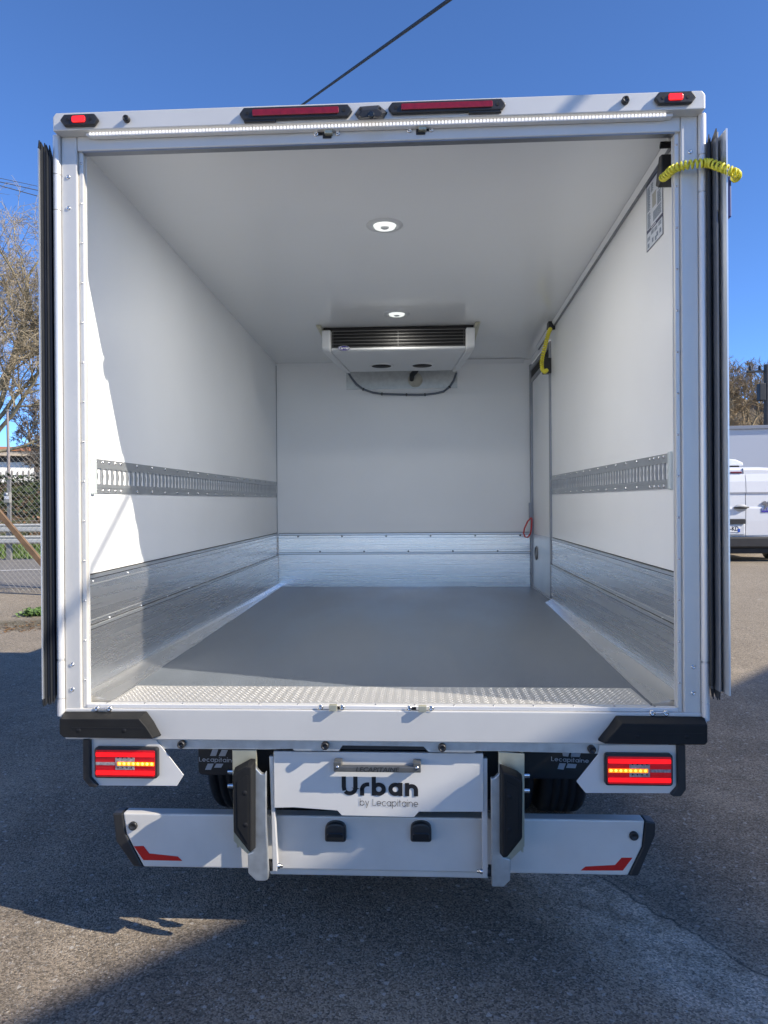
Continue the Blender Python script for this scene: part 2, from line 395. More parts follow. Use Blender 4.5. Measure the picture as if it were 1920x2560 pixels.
def leaf_stuff(name, label, m, n, yr, size, xr=(-24, -3), hz=.1):
    mb = MB(); r = random.Random(hash(name) % 999 if False else len(name)*13)
    for i in range(n):
        x = r.uniform(*xr); y = r.uniform(*yr); z = bank_z(x, y)+r.uniform(.0, hz)
        a = r.uniform(0, 6.28); tl = r.uniform(-.9, .9); s_ = size*r.uniform(.5, 1.4)
        u = Vector((math.cos(a), math.sin(a), tl)).normalized()*s_; v = Vector((-math.sin(a), math.cos(a), r.uniform(-.6, .9))).normalized()*s_*.6; c = Vector((x, y, z))
        mb.add([c-u, c+v, c+u, c-v], [(0, 1, 2, 3)])
    o = mb.build(name, m); tag(o, label, 'plants', kind='stuff'); return o
leaf_stuff('ivy_ground_cover', 'dark green ivy covering the upper slope of the bank', mat('ivy_leaf', (.045, .065, .018), .5, var=.5, vscale=2), 9000, (17.2, 20.5), .07, hz=.25)
leaf_stuff('dead_leaves', 'brown fallen leaves scattered over the middle of the bank', mat('dead_leaf', (.23, .13, .07), .8, var=.45, vscale=3), 5000, (15.0, 17.8), .06, hz=.05)
mb = MB(); r_ = random.Random(5)
for i in range(9000):
    x = r_.uniform(-22, -3); y = r_.uniform(13.95, 15.2); z = bank_z(x, y); h = r_.uniform(.05, .22); a = r_.uniform(0, 6.28)
    dx, dy = math.cos(a)*.02, math.sin(a)*.02; lx = r_.uniform(-.06, .06)
    mb.add([(x-dx, y-dy, z), (x+dx, y+dy, z), (x+lx, y+lx*.6, z+h)], [(0, 1, 2)])
tag(mb.build('roadside_grass', mat('grass_blade', (.10, .16, .035), .6, var=.4, vscale=2)), 'green grass growing along the road edge under the guardrail', 'grass', kind='stuff')

# distant hills
def hill(name, pts, y0, y1, m, base=0):
    mb = MB(); vs = []; n = len(pts)
    for (x, z) in pts: vs += [(x, y0, base), (x*1.02, (y0+y1)/2, z), (x*1.04, y1, base)]
    mb.add(vs, [(i*3+k, (i+1)*3+k, (i+1)*3+k+1, i*3+k+1) for i in range(n-1) for k in range(2)], True)
    return tag(mb.build(name, m), kind='structure')
M['hill'] = mat('distant_wooded_hill', (.075, .08, .07), .95, var=.35, vscale=.12, bump=1, bscale=.6, dist=2)
hill('far_hill', [(-460+20*i, 26+9*math.sin(i*.55)+5*math.sin(i*1.3)) for i in range(20)], 260, 420, M['hill'], -2)
M['hillr'] = mat('hillside_earth', (.10, .078, .048), .95, var=.35, vscale=.5, bump=1, bscale=2, dist=.5)
hill('hillside', [(12+5*i, 8.5+3.0*math.sin(i*.4+.6)+1.5*math.sin(i*.9)) for i in range(22)], 44, 90, M['hillr'], .3)

# loose stone chips on the tarmac
def grit():
    mb = MB(); r = random.Random(31)
    for i in range(4200):
        if i % 3: x, y = r.uniform(-1.7, 1.9), r.uniform(-1.0, 1.6)
        else: t = r.random(); x, y = .62+.48*t+r.gauss(0, .12), .62-.95*t+r.gauss(0, .10)
        z = tz(y); q = r.uniform(.0012, .0038)*(1.8 if r.random() < .04 else 1); a = r.uniform(0, 6.28); vs = []
        for k in range(4): b = a+k*1.571+r.uniform(-.4, .4); vs.append((x+q*math.cos(b)*r.uniform(.7, 1.3), y+q*math.sin(b)*r.uniform(.7, 1.3), z+.0006))
        vs.append((x, y, z+q*r.uniform(.5, 1.0))); mb.add(vs, [(0, 1, 4), (1, 2, 4), (2, 3, 4), (3, 0, 4)])
    tag(mb.build('loose_grit', mat('stone_chips', (.42, .37, .30), .8, var=.5, vscale=40)), 'pale loose stone chips scattered over the asphalt behind the truck', 'grit', kind='stuff')
grit()
# ================================================================== TREES
def grow(mbs, p, d, length, r, lev, maxlev, rg, spec):
    """one limb: a bent tapering tube, then its forks"""
    n = 5 if lev < 2 else (4 if lev < 4 else 2); pts = [p]; cur = Vector(p); dv = Vector(d).normalized(); rs = [r]
    for i in range(n):
        dv = (dv + Vector((rg.gauss(0, 1), rg.gauss(0, 1), rg.gauss(0, 1)))*spec['wig'] + Vector((0, 0, spec['upw'][min(lev, len(spec['upw'])-1)]))).normalized()
        cur = cur+dv*(length/n); pts.append(cur.copy()); rs.append(r*(1-(1-spec['tap'])*(i+1)/n))
    mbs[0 if lev < spec['trunklev'] else 1].tube(pts, rs, 8 if lev == 0 else (6 if lev < 3 else 3), cap=False)
    if lev >= maxlev: return
    k = spec['kids'][lev]
    for j in range(k):
        t = .35+.65*(j+rg.random()*.8)/k; t = min(t, .999); i = int(t*n); f = t*n-i
        q = pts[i].lerp(pts[min(i+1, n)], f); base = (pts[min(i+1, n)]-pts[i]).normalized()
        ax = base.orthogonal().normalized(); ax.rotate(Matrix.Rotation(rg.uniform(0, 6.283), 3, base))
        nd = (base*math.cos(spec['ang'])+ax*math.sin(spec['ang'])*rg.uniform(.7, 1.2)).normalized()
        grow(mbs, q, nd, length*spec['len']*rg.uniform(.65, 1.15), max(spec['rmin'], rs[min(i, n)]*spec['rad']*rg.uniform(.7, 1)), lev+1, maxlev, rg, spec)
def tree(name, loc, H, spec, seed, label, mt, mc, maxlev):
    root = empty(name, loc, label, 'tree'); rg = random.Random(seed); a, b = MB(), MB()
    grow((a, b), Vector((0, 0, 0)), Vector((rg.uniform(-.08, .08), 0, 1)), H*.42, spec['r0'], 0, maxlev, rg, spec)
    a.build('trunk', mt, root); b.build('crown', mc, root); return root
M['bark'] = mat('plane_bark', (.48, .41, .25), .8, var=.3, vscale=1.6, col2=(.13, .11, .08))
M['twig'] = mat('bare_twigs', (.34, .28, .19), .85, var=.3, vscale=1)
M['twig2'] = mat('grey_twigs', (.17, .14, .115), .85, var=.25, vscale=1)
plane = dict(wig=.13, upw=[.05, .07, .04, .02, .02, 0], tap=.55, kids=[8, 10, 8, 7, 5], ang=R(50), len=.52, rad=.58, rmin=.0085, trunklev=3, r0=.42)
def plane_tree():
    root = empty('plane_tree', (-19.3, 30, 2.0), 'tall bare plane tree with pale mottled limbs filling the left edge', 'tree'); rg = random.Random(17); a, b = MB(), MB()
    a.tube([(0, 0, -.3), (.05, 0, 1.2), (.1, .05, 3.2), (.15, .05, 4.4)], [.50, .40, .36, .33], 12)
    for (z, d, l, r) in ((2.6, (.85, -.1, .50), 4.6, .10), (3.4, (.55, .3, .80), 5.6, .13), (4.2, (.25, -.2, 1), 6.2, .14), (4.3, (-.35, .2, 1), 6, .14), (3.8, (.4, -.5, .9), 5.4, .11), (3.0, (-.7, -.3, .7), 5, .11), (4.3, (.42, .1, 1), 6.0, .12), (3.2, (.75, .35, .75), 5.0, .10), (2.2, (.9, .2, .30), 3.6, .08)):
        grow((a, b), Vector((.1, .03, z)), Vector(d), l, r, 1, 5, rg, plane)
    a.build('trunk', M['bark'], root); b.build('crown', M['twig'], root)
plane_tree()
fine = dict(wig=.12, upw=[.05, .06, .05, .03, .02, 0], tap=.5, kids=[8, 7, 6, 5, 4], ang=R(40), len=.58, rad=.55, rmin=.012, trunklev=1, r0=.2)
tree('bare_tree', (-20.2, 36, 2.0), 7.5, fine, 4, 'smaller bare tree with fine grey twigs before the white building', M['twig2'], M['twig2'], 5)
# wooded hillside at right
mb = MB(); rg = random.Random(21)
bush = dict(wig=.16, upw=[.1, .08, .05, .03, 0], tap=.5, kids=[7, 6, 5, 4], ang=R(38), len=.6, rad=.55, rmin=.02, trunklev=0, r0=.12)
def hz_(x): i = (x-12)/5; return 8.5+3.0*math.sin(i*.4+.6)+1.5*math.sin(i*.9)
for i in range(64):
    x = rg.uniform(19, 40); y = rg.uniform(45, 66); s_ = 1-abs(y-67)/23; z = .3+(hz_(x)-.3)*max(0, s_)
    grow((mb, mb), Vector((x, y, z-.2)), Vector((rg.uniform(-.15, .15), rg.uniform(-.15, .15), 1)), rg.uniform(2.2, 3.4), .1, 0, 4 if i % 3 else 3, rg, bush)
tag(mb.build('woodland', mat('hill_twigs', (.32, .24, .14), .9, var=.35, vscale=.6)), 'brown bare woodland covering the hillside on the right', 'trees', kind='stuff')

# ================================================================== LEFT BACKGROUND THINGS
FY = 8.6
fence = empty('chain_link_fence', (-8, FY, tz(FY)), 'wire chain link fence with a rusty slanting brace beside the road', 'fence')
M['wire'] = mat('galvanised_wire', (.34, .34, .31), .5, .6); M['rust'] = mat('rusty_angle_iron', (.20, .125, .07), .7, .2, var=.35, vscale=8)
M['post'] = mat('fence_post_steel', (.26, .25, .23), .6, .4, var=.2)
mb = MB(); z0, z1 = .0, 2.15; H_ = z1-z0; pitch = .082
for k in range(int((8.5+H_)/pitch)):
    for sgn in (1, -1):
        xb = -4.2+sgn*0 - k*pitch if sgn > 0 else -4.2 - k*pitch
        # wire from (xb, z0) leaning by sgn
        xa, za = (xb, z0); xe, ze = (xb+sgn*H_*.9, z1)
        if sgn < 0: xa, xe = xb+H_*.9, xb
        mb.tube([(xa+8, .004*sgn, za), (xe+8, .004*sgn, ze)], .0022, 3, cap=False)
mb.build('mesh', M['wire'], fence)
for zz in (.05, 1.1, 2.12): MB().tube([(-6, .012, zz), (4.5, .012, zz)], .003, 4).build('line_wire', M['wire'], fence)
for xx in (-4.6, -1.6, 3.4): MB().box(xx-.03, xx+.03, -.03, .03, -.1, 2.2).build('post', M['post'], fence, .004)
b0 = ony(-25*D, 1080*D, FY-.25)-fence.location; b1 = ony(122*D, 1254*D, FY-.25)-fence.location; b0 = b0+(b0-b1)*.25; b1 = b1+(b1-b0)*.3
mb = MB(); dv = (b1-b0).normalized(); nv = Vector((-dv.z, 0, dv.x))*.036
mb.hexa([b0-nv-Vector((0, .03, 0)), b1-nv-Vector((0, .03, 0)), b1-nv+Vector((0, .03, 0)), b0-nv+Vector((0, .03, 0)), b0+nv-Vector((0, .03, 0)), b1+nv-Vector((0, .03, 0)), b1+nv+Vector((0, .03, 0)), b0+nv+Vector((0, .03, 0))])
mb.build('brace', M['rust'], fence)

gr = empty('guardrail', (-12, 13.6, tz(13.6)), 'pale double band road guardrail at the foot of the bank', 'guardrail')
M['grail'] = mat('pale_guardrail', (.56, .56, .52), .5, .3, var=.1)
for (za, zb) in ((.62, .80), (.36, .54)):
    prof = [(0, za), (-.05, za+.03), (-.05, (za+zb)/2), (-.02, (za+zb)/2+.02), (-.05, zb-.03), (0, zb), (.012, zb), (.012, za)]
    MB().prism(prof, 'x', -30, 9).build('rail', M['grail'], gr)
for k in range(10): MB().box(-9+2*k-.05, -9+2*k+.05, .015, .09, -.1, .78).build('post', M['post'], gr)

mp = empty('meter_post', (0, 15.6, 0), 'short steel post carrying a grey box with a white label', 'post')
pz = ony(21*D, 1075*D, 15.6); pb = bank_z(pz.x, 15.6); mp.location = (pz.x, 15.6, pb)
MB().box(-.055, .03, -.03, .03, -.2, 1.55).build('post', M['post'], mp, .004)
bxm = MB().box(-.075, .075, -.14, -.034, pz.z-pb-.13, pz.z-pb+.13).build('box', mat('grey_meter_box', (.30, .29, .26), .6, var=.15), mp, .01)
MB().box(-.055, .055, -.146, -.1405, pz.z-pb-.04, pz.z-pb+.035).build('label_plate', mat('white_label', (.75, .75, .75), .5), mp)
MB().lathe((.0, -.1405, pz.z-pb+.085), (0, -1, 0), [(.028, 0), (.028, .012), (.0, .014)], 14).build('dial', M['pale'], mp)

lp = empty('light_pole', (0, 23.0, 2.1), 'slim grey pole standing behind the picket fence', 'pole')
pp = ony(18.5*D, 1000*D, 23.0); lp.location = (pp.x, 23.0, bank_z(pp.x, 23))
MB().tube([(0, 0, -.2), (0, 0, 1.5), (-.03, 0, 2.9)], [.055, .05, .04], 10).build('shaft', mat('pole_grey', (.26, .22, .20), .6, var=.1), lp)
MB().box(-.075, .015, -.045, .045, 2.9, 2.97).build('cap', M['post'], lp, .01)

pf = empty('picket_fence', (-20, 24, 2.02), 'low weathered picket fence along the top of the bank', 'fence')
mb = MB()
for k in range(95):
    x = -9.5+.21*k; h = 1.02+.03*math.sin(k*2.1)
    mb.prism([(x, 0), (x+.075, 0), (x+.075, h-.06), (x+.037, h), (x, h-.06)], 'y', 0, .02)
mb.build('pale', mat('weathered_wood', (.40, .36, .30), .85, var=.35, vscale=5), pf)
for zz in (.35, .8): MB().box(-10, 11, .021, .06, zz, zz+.06).build('rail', mat('weathered_rail', (.30, .27, .23), .85, var=.2), pf)

bd = empty('white_building', (-28, 44, 2.0), 'long low white building with an orange roof edge behind the trees', 'building')
M['bwall'] = mat('white_render', (.86, .85, .82), .8, var=.05); M['rooft'] = mat('orange_roof', (.42, .17, .07), .8, var=.25, vscale=2)
M['fascia'] = mat('dark_fascia', (.05, .05, .048), .6); M['gutter'] = mat('pale_gutter', (.50, .42, .32), .7)
zt = ony(40*D, 988*D, 44).z-2.0
MB().box(-25, 34, 0, 14, -.3, zt-.25).build('wall', M['bwall'], bd)
MB().box(-25.3, 34.3, -.05, 14.2, zt-.25, zt+.12).build('fascia', M['fascia'], bd)
MB().box(-25.7, 34.7, -.7, 14.6, zt+.12, zt+.42).build('gutter', M['gutter'], bd)
MB().prism([(-.8, zt+.42), (15, zt+.42), (7, zt+1.3), (-.8, zt+.50)], 'x', -26, 35).build('roof', M['rooft'], bd)
for k, xx in enumerate((4, 9, 13.2)):
    MB().box(xx, xx+.35, -.25, -.055, zt-.15, zt+.08).build('floodlight', mat('floodlight_cream', (.7, .66, .55), .6), bd)

bd.rotation_euler.z = R(22)
for c_ in bd.children: c_.location.x = -14
def cable(name, pts, r, label, m, sag=0.0):
    P = []; a, b = Vector(pts[0]), Vector(pts[1])
    for k in range(33):
        t = k/32; p = a.lerp(b, t); p.z -= sag*4*t*(1-t); P.append(p)
    return tag(MB().tube(P, r, 6).build(name, m), label, 'cable')
M['cable'] = mat('black_cable', (.015, .015, .016), .6)
for (v0, v1, rr, yy, lab) in ((385, 402.5, .012, 27.0, 'thin dark overhead wire, uppermost of three above the plane tree'),
                              (393, 411.5, .018, 26.6, 'dark overhead wire, middle of three above the plane tree'),
                              (401, 424, .018, 26.2, 'dark overhead wire, lowest of three above the plane tree')):
    a = ony(-60*D, (v0-(v1-v0)*60/83)*D, yy); b = ony(83*D, v1*D, yy+2); cable('overhead_wire', (a+(a-b)*2, b+(b-a)*1.0), rr, lab, M['cable'])
near = Vector((2.879, -.806, 4.411)); dd = ray(655*D, 225*D); far = CAM+dd*13.0
cable('overhead_cable', (near+(near-far)*.35, far+(far-near)*.6), .020, 'thick black overhead cable crossing the blue sky above the truck', M['cable'])

# weed tuft
wd = MB(); r_ = random.Random(3); WS = .62; c0 = onz(74*D, 1322*D, .2)
yy = 7.0; p_ = ony(74*D, 1322*D, yy)
for i in range(220):
    a = r_.uniform(0, 6.28); l = WS*r_.uniform(.05, .2); h = WS*r_.uniform(.02, .13); x, y = p_.x+.03+r_.gauss(0, .085), yy+r_.gauss(0, .07); z = tz(y)
    d = Vector((math.cos(a), math.sin(a), 0)); n = Vector((-d.y, d.x, 0))*.022
    c = Vector((x, y, z)); wd.add([c, c+d*l*.5+n+Vector((0, 0, h)), c+d*l+Vector((0, 0, h*.7)), c+d*l*.5-n+Vector((0, 0, h))], [(0, 1, 2, 3)])
tag(wd.build('weed', mat('weed_leaf', (.10, .17, .04), .6, var=.4, vscale=20)), 'green weed tuft growing from a crack in the asphalt by the fence', 'weed')
# leaf litter along the cracks
lf = MB()
for i in range(900):
    x = r_.uniform(-6.5, -3.4); y = 6.15+.25*math.sin(x*1.3)+abs(r_.gauss(0, .16))*(1 if i % 2 else -1); z = tz(y)+.004
    a = r_.uniform(0, 6.28); s_ = r_.uniform(.008, .026); d = Vector((math.cos(a), math.sin(a), r_.uniform(-.2, .5)))*s_; n = Vector((-math.sin(a), math.cos(a), r_.uniform(-.2, .4)))*s_*.6; c = Vector((x, y, z+.004))
    lf.add([c-d, c+n, c+d, c-n], [(0, 1, 2, 3)])
tag(lf.build('leaf_litter', mat('litter', (.17, .10, .045), .85, var=.5, vscale=9)), 'brown leaf litter lying in a line on the asphalt', 'leaves', kind='stuff')

# ================================================================== RIGHT BACKGROUND THINGS
VY = 12.5; vz = tz(VY)+.02
van = empty('van', (6.5, VY, vz), 'white panel van with a roof pod parked with its rear facing us', 'van')
M['vanw'] = mat('van_white_paint', (.78, .79, .81), .28, coat=.6); M['vanblk'] = mat('van_black_plastic', (.03, .03, .032), .5, var=.2)
M['glass'] = mat('dark_glass', (.01, .012, .014), .08, coat=.5); M['seamg'] = mat('seam_grey', (.25, .26, .28), .6)
hw = .95
def vanx(z): return hw*(1-.10*max(0, (z-1.0)/.85)**1.6)
secs = []                                             # body cross-sections along y
for (y, zb, zt_, sc_) in ((0, .48, 1.76, .93), (.05, .42, 1.81, .985), (.25, .36, 1.83, 1), (2.9, .34, 1.84, 1), (3.4, .34, 1.72, .97), (3.95, .34, 1.2, .96), (4.5, .36, 1.0, .88), (4.6, .4, .9, .8)):
    ring = [(-vanx(zb)*sc_, zb)]
    for k in range(1, 7): z = zb+(zt_-.12-zb)*k/6; ring.append((-vanx(z)*sc_, z))
    ring += [(-vanx(zt_)*sc_+.10, zt_-.02), (-.3, zt_+.015), (.3, zt_+.015), (vanx(zt_)*sc_-.10, zt_-.02)]
    for k in range(6, -1, -1): z = zb+(zt_-.12-zb)*k/6; ring.append((vanx(z)*sc_, z))
    secs.append([(x, y, z) for x, z in ring])
n = len(secs[0]); mb = MB(); mb.add([p for s_ in secs for p in s_], [(i*n+k, (i+1)*n+k, (i+1)*n+(k+1) % n, i*n+(k+1) % n) for i in range(len(secs)-1) for k in range(n)], True)
mb.add(secs[0], [tuple(range(n))]); mb.add(secs[-1], [tuple(range(n))[::-1]])
mb.build('body', M['vanw'], van)
def vx(u, v, y=VY): p = ony(u*D, v*D, y); return (p.x-6.5, p.z-vz)
seam_x = vx(1609, 1060)[0]
mb = MB(); pr = [vx(1604.5, 1012), vx(1609, 1060), vx(1612, 1110), vx(1610.5, 1170)]
for a, b in zip(pr[:-1], pr[1:]): mb.hexa([(a[0]-.006, -.012, a[1]), (a[0]+.006, -.012, a[1]), (a[0]+.006, .03, a[1]), (a[0]-.006, .03, a[1]), (b[0]-.006, -.012, b[1]), (b[0]+.006, -.012, b[1]), (b[0]+.006, .03, b[1]), (b[0]-.006, .03, b[1])])
mb.build('door_gap', M['seamg'], van)
def door_leaf(x0, x1):
    z0_, z1_ = .50, 1.70
    mb = MB(); zr = [.5, .78, 1.02, 1.06, 1.30, 1.34, 1.55, 1.70]; dep = [-.012, -.03, -.034, -.022, -.022, -.05, -.04, -.008]
    vs = []
    for x in (x0, x1):
        for z, d in zip(zr, dep): vs.append((x, d-.004, z))
    k = len(zr); mb.add(vs, [(i, k+i, k+i+1, i+1) for i in range(k-1)], False)
    mb.add([(x0, .06, .5), (x1, .06, .5), (x0, -.016, .5), (x1, -.016, .5)], [(0, 1, 3, 2)])
    return mb
door_leaf(-.86, seam_x-.006).build('rear_door', M['vanw'], van); door_leaf(seam_x+.006, .86).build('rear_door', M['vanw'], van)
a = vx(1584, 1019); b = vx(1602, 1022.5)
MB().box(a[0]-.06, b[0], -.03, .01, b[1], a[1]).build('brake_light', mat('van_red_lens', (.16, .02, .04), .3), van, .01)
hx, hz0 = vx(1598, 1097)
mb = MB(); mb.lathe((hx, -.045, hz0), (0, -1, 0), [(.095, 0), (.085, .01), (0, .012)], 20)
for i in range(len(mb.v)): p = mb.v[i]; mb.v[i] = (p[0]*1.0+(p[0]-hx)*.35, p[1], hz0+(p[2]-hz0)*.75)
mb.build('handle_recess', mat('recess_grey', (.45, .46, .47), .5), van)
MB().tube([(hx-.14, -.062, hz0), (hx-.05, -.085, hz0+.005), (hx+.08, -.085, hz0+.005), (hx+.15, -.062, hz0+.01)], [.012, .024, .022, .010], 8).build('door_handle', M['vanblk'], van)
a = vx(1560, 1121); b = vx(1607, 1131.5)
MB().box(a[0]-.1, b[0], -.08, -.02, b[1], a[1]).build('plate_lamp_bar', M['vanblk'], van, .012)
a = vx(1607, 1132); b = vx(1607, 1155)
MB().box(-.52, a[0], -.043, -.02, b[1], a[1]-.004).build('plate_recess', mat('recess_white', (.62, .64, .67), .4), van, .015)
a = vx(1596.5, 1134.5); b = vx(1596.5, 1149.5)
MB().box(a[0]-.52, a[0], -.052, -.0435, b[1], a[1]).build('number_plate', mat('plate_white', (.80, .80, .80), .4), van, .004)
MB().box(a[0]-.045, a[0]-.003, -.056, -.0525, b[1]+.003, (a[1]+b[1])/2).build('plate_strip', mat('plate_blue', (.02, .09, .5), .4), van)
bfont('plate_text', '88-KD', van, M['print'], a[0]-.053-.105, -.0535, (a[1]+b[1])/2-.002, .12, sx=.78, bold=.002)
# emblem and blue lettering on the right leaf
ex, ez = vx(1654, 1091)
lion = [(-.10, .03), (-.07, .075), (-.03, .09), (-.01, .06), (.03, .055), (.05, .095), (.075, .06), (.06, .02), (.085, -.02), (.09, -.08), (.055, -.085), (.05, -.03), (.02, -.01), (-.005, -.04), (-.03, -.085), (-.065, -.085), (-.035, -.03), (-.03, .01), (-.06, .02), (-.085, .005)]
MB().prism([(ex+x*.9, ez+z*.9) for x, z in lion], 'y', -.052, -.034).build('emblem', mat('emblem_grey', (.25, .24, .25), .4, .5), van)
a = vx(1643, 1100.5); bl = MB().box(a[0], a[0]+.42, -.047, -.036, a[1]-.055, a[1]-.022)
for k in range(9): bl.box(a[0]+.045*k, a[0]+.045*k+.008, -.047, -.036, a[1]-.021, a[1]+.03)
bl.build('blue_lettering', mat('van_blue_print', (.06, .04, .34), .5), van)
MB().prism([(-.95, .26), (.95, .26), (.95, .47), (-.95, .47)], 'y', -.09, .25).build('bumper', M['vanblk'], van, .03)
MB().prism([(-.9, .14), (.9, .14), (.9, .26), (-.9, .26)], 'y', .0, .5).build('undertray', M['dark'], van, .02)
pa = vx(1628, 1008); pt = vx(1600, 998.5)
pod = MB(); zr = 1.86
pod.prism([(pa[0]-1.15, zr+.03), (pa[0], zr+.03), (pa[0]-.02, zr+.09), (pa[0]-.16, zr+.155), (pa[0]-.4, zr+.175), (pa[0]-.95, zr+.165), (pa[0]-1.15, zr+.08)], 'y', .45, 1.8)
pod.build('roof_pod', M['vanw'], van, .02)
MB().box(pa[0]-1.05, pa[0]-.07, .5, 1.7, zr-.03, zr+.028).build('pod_base', M['vanblk'], van)
for s_ in (-1, 1):
    for yy_ in (.85, 3.7):
        wh = MB().lathe((s_*.86, yy_, .30), (s_, 0, 0), [(.20, -.12), (.32, -.11), (.335, -.06), (.335, .05), (.30, .07), (.20, .07)], 24).build('wheel', M['rub'], van)
        MB().lathe((s_*.86, yy_, .30), (s_, 0, 0), [(.20, .06), (.18, .05), (.05, .062), (0, .062)], 20).build('rim', M['greytrim'], wh)
    MB().box(s_*.93-.04, s_*.93+.04, -.02, .10, .82, 1.22).build('tail_light', M['reddk'], van, .02)
MB().prism([(2.95, 1.12), (3.88, 1.12), (3.45, 1.62), (3.0, 1.66)], 'x', -.97, .97).build('cab_window', M['glass'], van)

tr = empty('box_trailer', (11, 18, tz(18)), 'large grey white box trailer parked behind the white van', 'trailer')
za = ony(1572*D, 925*D, 17.4).z-tz(18); 
MB().box(-5.6, 4, -.6, 1.9, 1.1, za).build('cargo_box', mat('trailer_grey', (.50, .52, .56), .45, var=.03, vscale=.8), tr, .02)
MB().box(-5.65, 4.05, -.65, 1.95, za-.005, za+.09).build('roof_rim', mat('trailer_rim', (.30, .31, .33), .5, .4), tr, .01)
MB().box(-5.3, 3.6, -.1, 1.4, .75, 1.1).build('chassis', M['dark'], tr)
for s_ in (-4.2, -3.1, 2.5):
    wh = MB().lathe((s_, -.45, .45), (0, -1, 0), [(.25, -.12), (.44, -.11), (.46, 0), (.44, .12), (.25, .13), (0, .1)], 20).build('wheel', M['rub'], tr)
tr.rotation_euler.z = R(-7)
up_ = empty('utility_pole', (0, 38, 0), 'dark utility pole with insulators at the right edge', 'pole')
p = ony(1657*D, 925*D, 38); up_.location = (p.x, 38, .5)
ztp = ony(1655*D, 800*D, 38).z-.5
MB().tube([(0, 0, -.2), (0, 0, ztp+.3)], [.22, .15], 8).build('shaft', mat('pole_wood', (.07, .065, .06), .8, var=.3), up_)
MB().box(-1.0, .9, -.08, .08, ztp-.1, ztp).build('crossarm', M['dark'], up_)
for xx in (-.85, -.35, .4): MB().lathe((xx, 0, ztp), (0, 0, 1), [(.05, 0), (.1, .08), (.06, .12), (.1, .18), (.05, .26)], 8).build('insulator', M['dark'], up_)
MB().box(-.45, -.14, -.2, .2, ztp-1.6, ztp-.7).build('transformer_box', M['dark'], up_, .03)

# building up-sun of the yard, outside the frame: it throws the big shadow over the forecourt
wh_dir = Vector((.663, .749, 0)).normalized(); hgt = 6.5
g0 = Vector((-.664, .146, 0)); e0 = g0+Vector((1, -.343, .72))*(hgt/.72)
ware = empty('warehouse', (e0.x, e0.y, 0), 'plain grey warehouse standing to the right of the yard', 'building')
nrm = Vector((wh_dir.y, -wh_dir.x, 0))
a0 = e0-wh_dir*3.2-Vector((0, 0, hgt)); a1 = e0+wh_dir*9-Vector((0, 0, hgt))
bas = [a0, a1, a1+nrm*12, a0+nrm*12]; L0 = Vector((e0.x, e0.y, 0))
mb = MB(); mb.hexa([p-L0 for p in bas]+[p-L0+Vector((0, 0, hgt-.25)) for p in bas]); mb.build('wall', mat('warehouse_cladding', (.70, .70, .68), .6, var=.06), ware)
mb = MB(); mb.hexa([p-L0+Vector((0, 0, hgt-.25)) for p in bas]+[p-L0+Vector((0, 0, hgt)) for p in bas]); mb.build('roof', M['dark'], ware)

dep = empty('bounce_building', (-16, -16, 0), 'long white building added out of view behind the photographer to bounce light', 'building')  # unseen building, added so its sunlit wall throws light into the box
MB().box(-8, 0, -14, 14, -.3, 5.2).build('wall', M['bwall'], dep); MB().box(-8.3, .3, -14.3, 14.3, 5.205, 5.5).build('roof', M['dark'], dep)
# ================================================================== THE TRUCK
T = empty('box_truck', (0, 0, 0), 'silver white refrigerated box truck seen from behind with rear doors folded open', 'truck')
EACH = {'rivet', 'screw', 'frame_screw', 'screw_hole', 'bolt_hole', 'fixing_bolt', 'mechanism_link', 'rear_frame', 'trim_strip', 'seal_end', 'seal_pleat', 'seal_bead', 'hinge_barrel_', 'logo_mark'}
def part(mb, name, m, parent=T, bevel=0, seg=2):
    if name in EACH:
        o = None
        for b in pieces(mb): o = b.build(name, m, parent, bevel, seg)
        return o
    return mb.build(name, m, parent, bevel, seg)
XW, L, K = 1.035, 3.60, .0100
zf = .845; KC = -.0222; zc = 2.787
def fz(y): return zf+K*y
def cz(y): return zc+KC*y
# walls, ceiling, floor
part(MB().box(-1.082, -XW, .062, L+.06, .80, 2.80), 'side_wall', M['gel'])
rw = MB(); rw.box(XW, 1.082, .062, 2.655, .80, 2.80); rw.box(XW, 1.082, 3.58, L+.06, .80, 2.80); rw.box(XW, 1.082, 2.655, 3.58, 2.66, 2.80); rw.box(XW, 1.082, 2.655, 3.58, .80, .862)
part(rw, 'side_wall', M['gel'])
part(MB().box(-XW, XW, L, L+.06, .80, 2.80), 'front_wall', M['gel'])
mb = MB(); mb.hexa([(-XW, .0345, cz(.0345)), (XW, .0345, cz(.0345)), (XW, L, cz(L)), (-XW, L, cz(L)), (-XW, .0345, 2.80), (XW, .0345, 2.80), (XW, L, 2.80), (-XW, L, 2.80)])
part(mb, 'ceiling', M['ceil'])
part(MB().box(-1.0, 1.0, .0346, .0600, 2.7725, 2.7999), 'ceiling_edge', M['silver']) if False else None
part(MB().box(-1.085, 1.085, .064, L+.065, 2.8005, 2.822), 'roof', M['whitepaint'])
mb = MB(); mb.hexa([(-XW, .062, .79), (XW, .062, .79), (XW, L, .79), (-XW, L, .79), (-XW, .062, fz(.062)), (XW, .062, fz(.062)), (XW, L, fz(L)), (-XW, L, fz(L))])
part(mb, 'floor', M['floor'])
